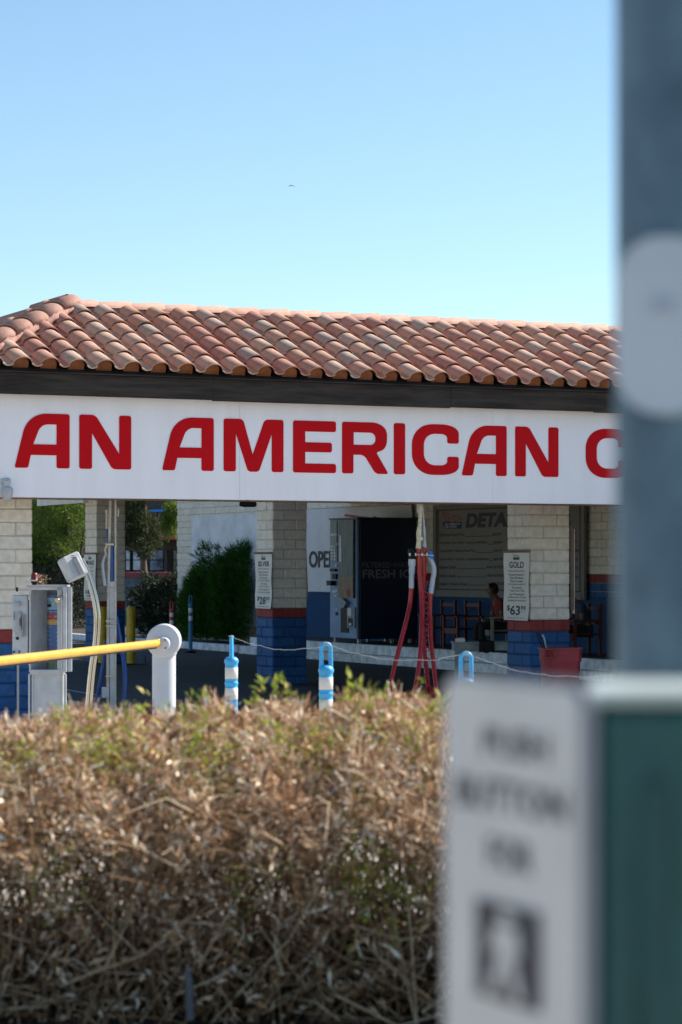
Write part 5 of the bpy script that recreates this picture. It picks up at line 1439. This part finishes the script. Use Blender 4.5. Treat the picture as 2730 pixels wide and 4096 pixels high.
# ================================================================ low wall, planter, neighbour building
LZ = 74.5
def fl(x,y,Z): return P(x,y,Z)
a = P(500,0,LZ).x; e = P(860,0,LZ).x
c = thing('garden_wall', 'low blue grey block wall with a red cap behind the shrubs', 'wall', ((a+e)/2,LZ,0))
b = MB(); zt = P(0,2312,LZ).z; zc = P(0,2288,LZ).z
b.box(((a+e)/2,LZ+.1,zt/2),(e-a,.2,zt)); part('block_wall', b, 'lowwall_blue', c)
b = MB(); x = a
while x < e: b.box((x+.2,LZ+.09,(zt+zc)/2),(.395,.24,zc-zt), bev=.01); x += .4
part('cap', b, 'lowwall_red', c)
PZ = 65.6
a = P(512,0,PZ).x; e = P(625,0,PZ).x; zt = P(0,2389,PZ).z
b = MB(); z = .12; k = 0
b.box(((a+e)/2,PZ+.12,zt/2),(e-a-.03,.22,zt-.01),3)
while z < zt-.02:
    x = a-(.2 if k%2 else 0)
    while x < e: 
        x0 = max(x,a); x1 = min(x+.406,e)
        if x1-x0>.03: b.box(((x0+x1)/2,PZ+.06,z+.075),(x1-x0-.01,.12,.145),0,bev=.014)
        x += .406
    z += CH; k += 1
single('block_planter', b, ['kerbwhite','kerbwhite','kerbwhite','lowwall_blue'], 'white painted block planter wall right of the bronze pillar', 'planter', loc=((a+e)/2,PZ,.1))
NZ = 88
c = thing('shop_building', 'dark brown shop building far behind with blue stripe, red awning and poster windows', 'building', (P(600,0,NZ).x,NZ,0))
def fr(x0,y0,x1,y1,Z0,dp):
    A = P(x0,y0,Z0); Bq = P(x1,y1,Z0)
    return ((A.x+Bq.x)/2, Z0+dp/2, (A.z+Bq.z)/2), (Bq.x-A.x, dp, A.z-Bq.z)
b = MB(); b.box((P(600,0,NZ).x-2, NZ+3, 2.6), (16,6,5.2)); part('wall', b, 'brown_wall', c)
b = MB(); cc, dd = fr(430,2037,900,2046,NZ-.5,.3); b.box(cc, dd, rot=Matrix.Rotation(R(-1.6),3,'Y')); part('blue_stripe', b, 'bright_blue', c)
b = MB(); A = P(540,2088,NZ); E_ = P(840,2088,NZ); z2_ = P(0,2160,NZ).z
b.prism([(0,A.z),(-1.1,z2_+.1),(-1.1,z2_),(0,z2_)], E_.x-A.x, lambda u,w_,d_: Vector((A.x+d_, NZ+u, w_))); part('awning', b, 'awning_red', c)
for (x0,x1,m) in ((505,520,'poster_pale'),(534,568,'poster_pale'),(601,653,'poster_blue'),(695,745,'glass')):
    b = MB(); cc, dd = fr(x0-4,2198,x1+4,2292,NZ-.1,.06); b.box(cc,dd); w = part('window', b, 'black', c)
    b = MB(); cc, dd = fr(x0,2201,x1,2238,NZ-.13,.025); b.box(cc,dd); cc, dd = fr(x0,2242,x1,2280,NZ-.13,.025); b.box(cc,dd); part('poster', b, m, w)
b = MB(); cc, dd = fr(658,2198,668,2300,NZ-.3,.25); b.box(cc,dd); part('post', b, 'brown_wall', c)

# ================================================================ bird
q = P(1168,742,60)
b = MB()
b.tube([q+Vector((.03,0,-.005)),q,q+Vector((-.045,0,-.008))], [.002,.011,.003], 6)
b.add([q+Vector((0,.02,0)),q+Vector((-.04,.0,.006)),q+Vector((-.085,.02,-.02)),q+Vector((-.05,.04,-.004)),q+Vector((0,-.02,0.004))],[(0,1,2,3),(0,4,1)],0)
b.add([q+Vector((.02,.02,0)),q+Vector((.05,.0,-.004)),q+Vector((.09,.02,-.04)),q+Vector((.05,.04,-.012))],[(0,1,2,3)],0)
single('bird', b, 'black', 'tiny dark bird gliding in the open sky above the roof', 'bird', loc=tuple(q), fix=False)

# ================================================================ light
sd = Vector((.876,.482,0)).normalized(); EL = R(40)
az = math.atan2(sd.x, sd.y)                      # from +Y towards +X
W = bpy.data.worlds.new('World'); S.world = W; W.use_nodes = True
nt = W.node_tree; bg = nt.nodes['Background']; sky = nt.nodes.new('ShaderNodeTexSky'); sky.sky_type = 'NISHITA'; sky.sun_disc = False
sky.sun_elevation = EL; sky.sun_rotation = az; sky.air_density = 1.0; sky.dust_density = .12; sky.ozone_density = 1.9; sky.altitude = 600
gr = nt.nodes.new('ShaderNodeVectorMath'); gr.operation = 'MULTIPLY'; gr.inputs[1].default_value = (.94,1.02,1.01)   # the camera's white balance
nt.links.new(sky.outputs[0], gr.inputs[0]); nt.links.new(gr.outputs[0], bg.inputs[0]); bg.inputs[1].default_value = SKY
ld = bpy.data.lights.new('sun','SUN'); ld.energy = SUN; ld.angle = R(.5); ld.color = (1,.92,.80)
lo = bpy.data.objects.new('sun', ld); COL.objects.link(lo)
dirv = Vector((sd.x*math.cos(EL), sd.y*math.cos(EL), math.sin(EL)))
lo.rotation_euler = dirv.to_track_quat('Z','Y').to_euler(); lo.location = (20,20,30)
cam = bpy.data.cameras.new('camera'); co = bpy.data.objects.new('camera', cam); COL.objects.link(co); S.camera = co
co.location = (0,0,EYE); co.rotation_euler = (R(90),0,0)
cam.sensor_fit = 'VERTICAL'; cam.sensor_height = 23.5; cam.sensor_width = 15.66; cam.lens = 23.5*F/4096
cam.shift_y = (HY-2048)/4096; cam.clip_end = 2000; cam.clip_start = .05
cam.dof.use_dof = True; cam.dof.focus_distance = 31; cam.dof.aperture_fstop = cam.lens/24.4
vs = S.view_settings; vs.view_transform = 'Standard'; vs.look = 'None'; vs.gamma = 1; vs.exposure = EXPO
S.render.engine = 'CYCLES'; S.cycles.max_bounces = 8
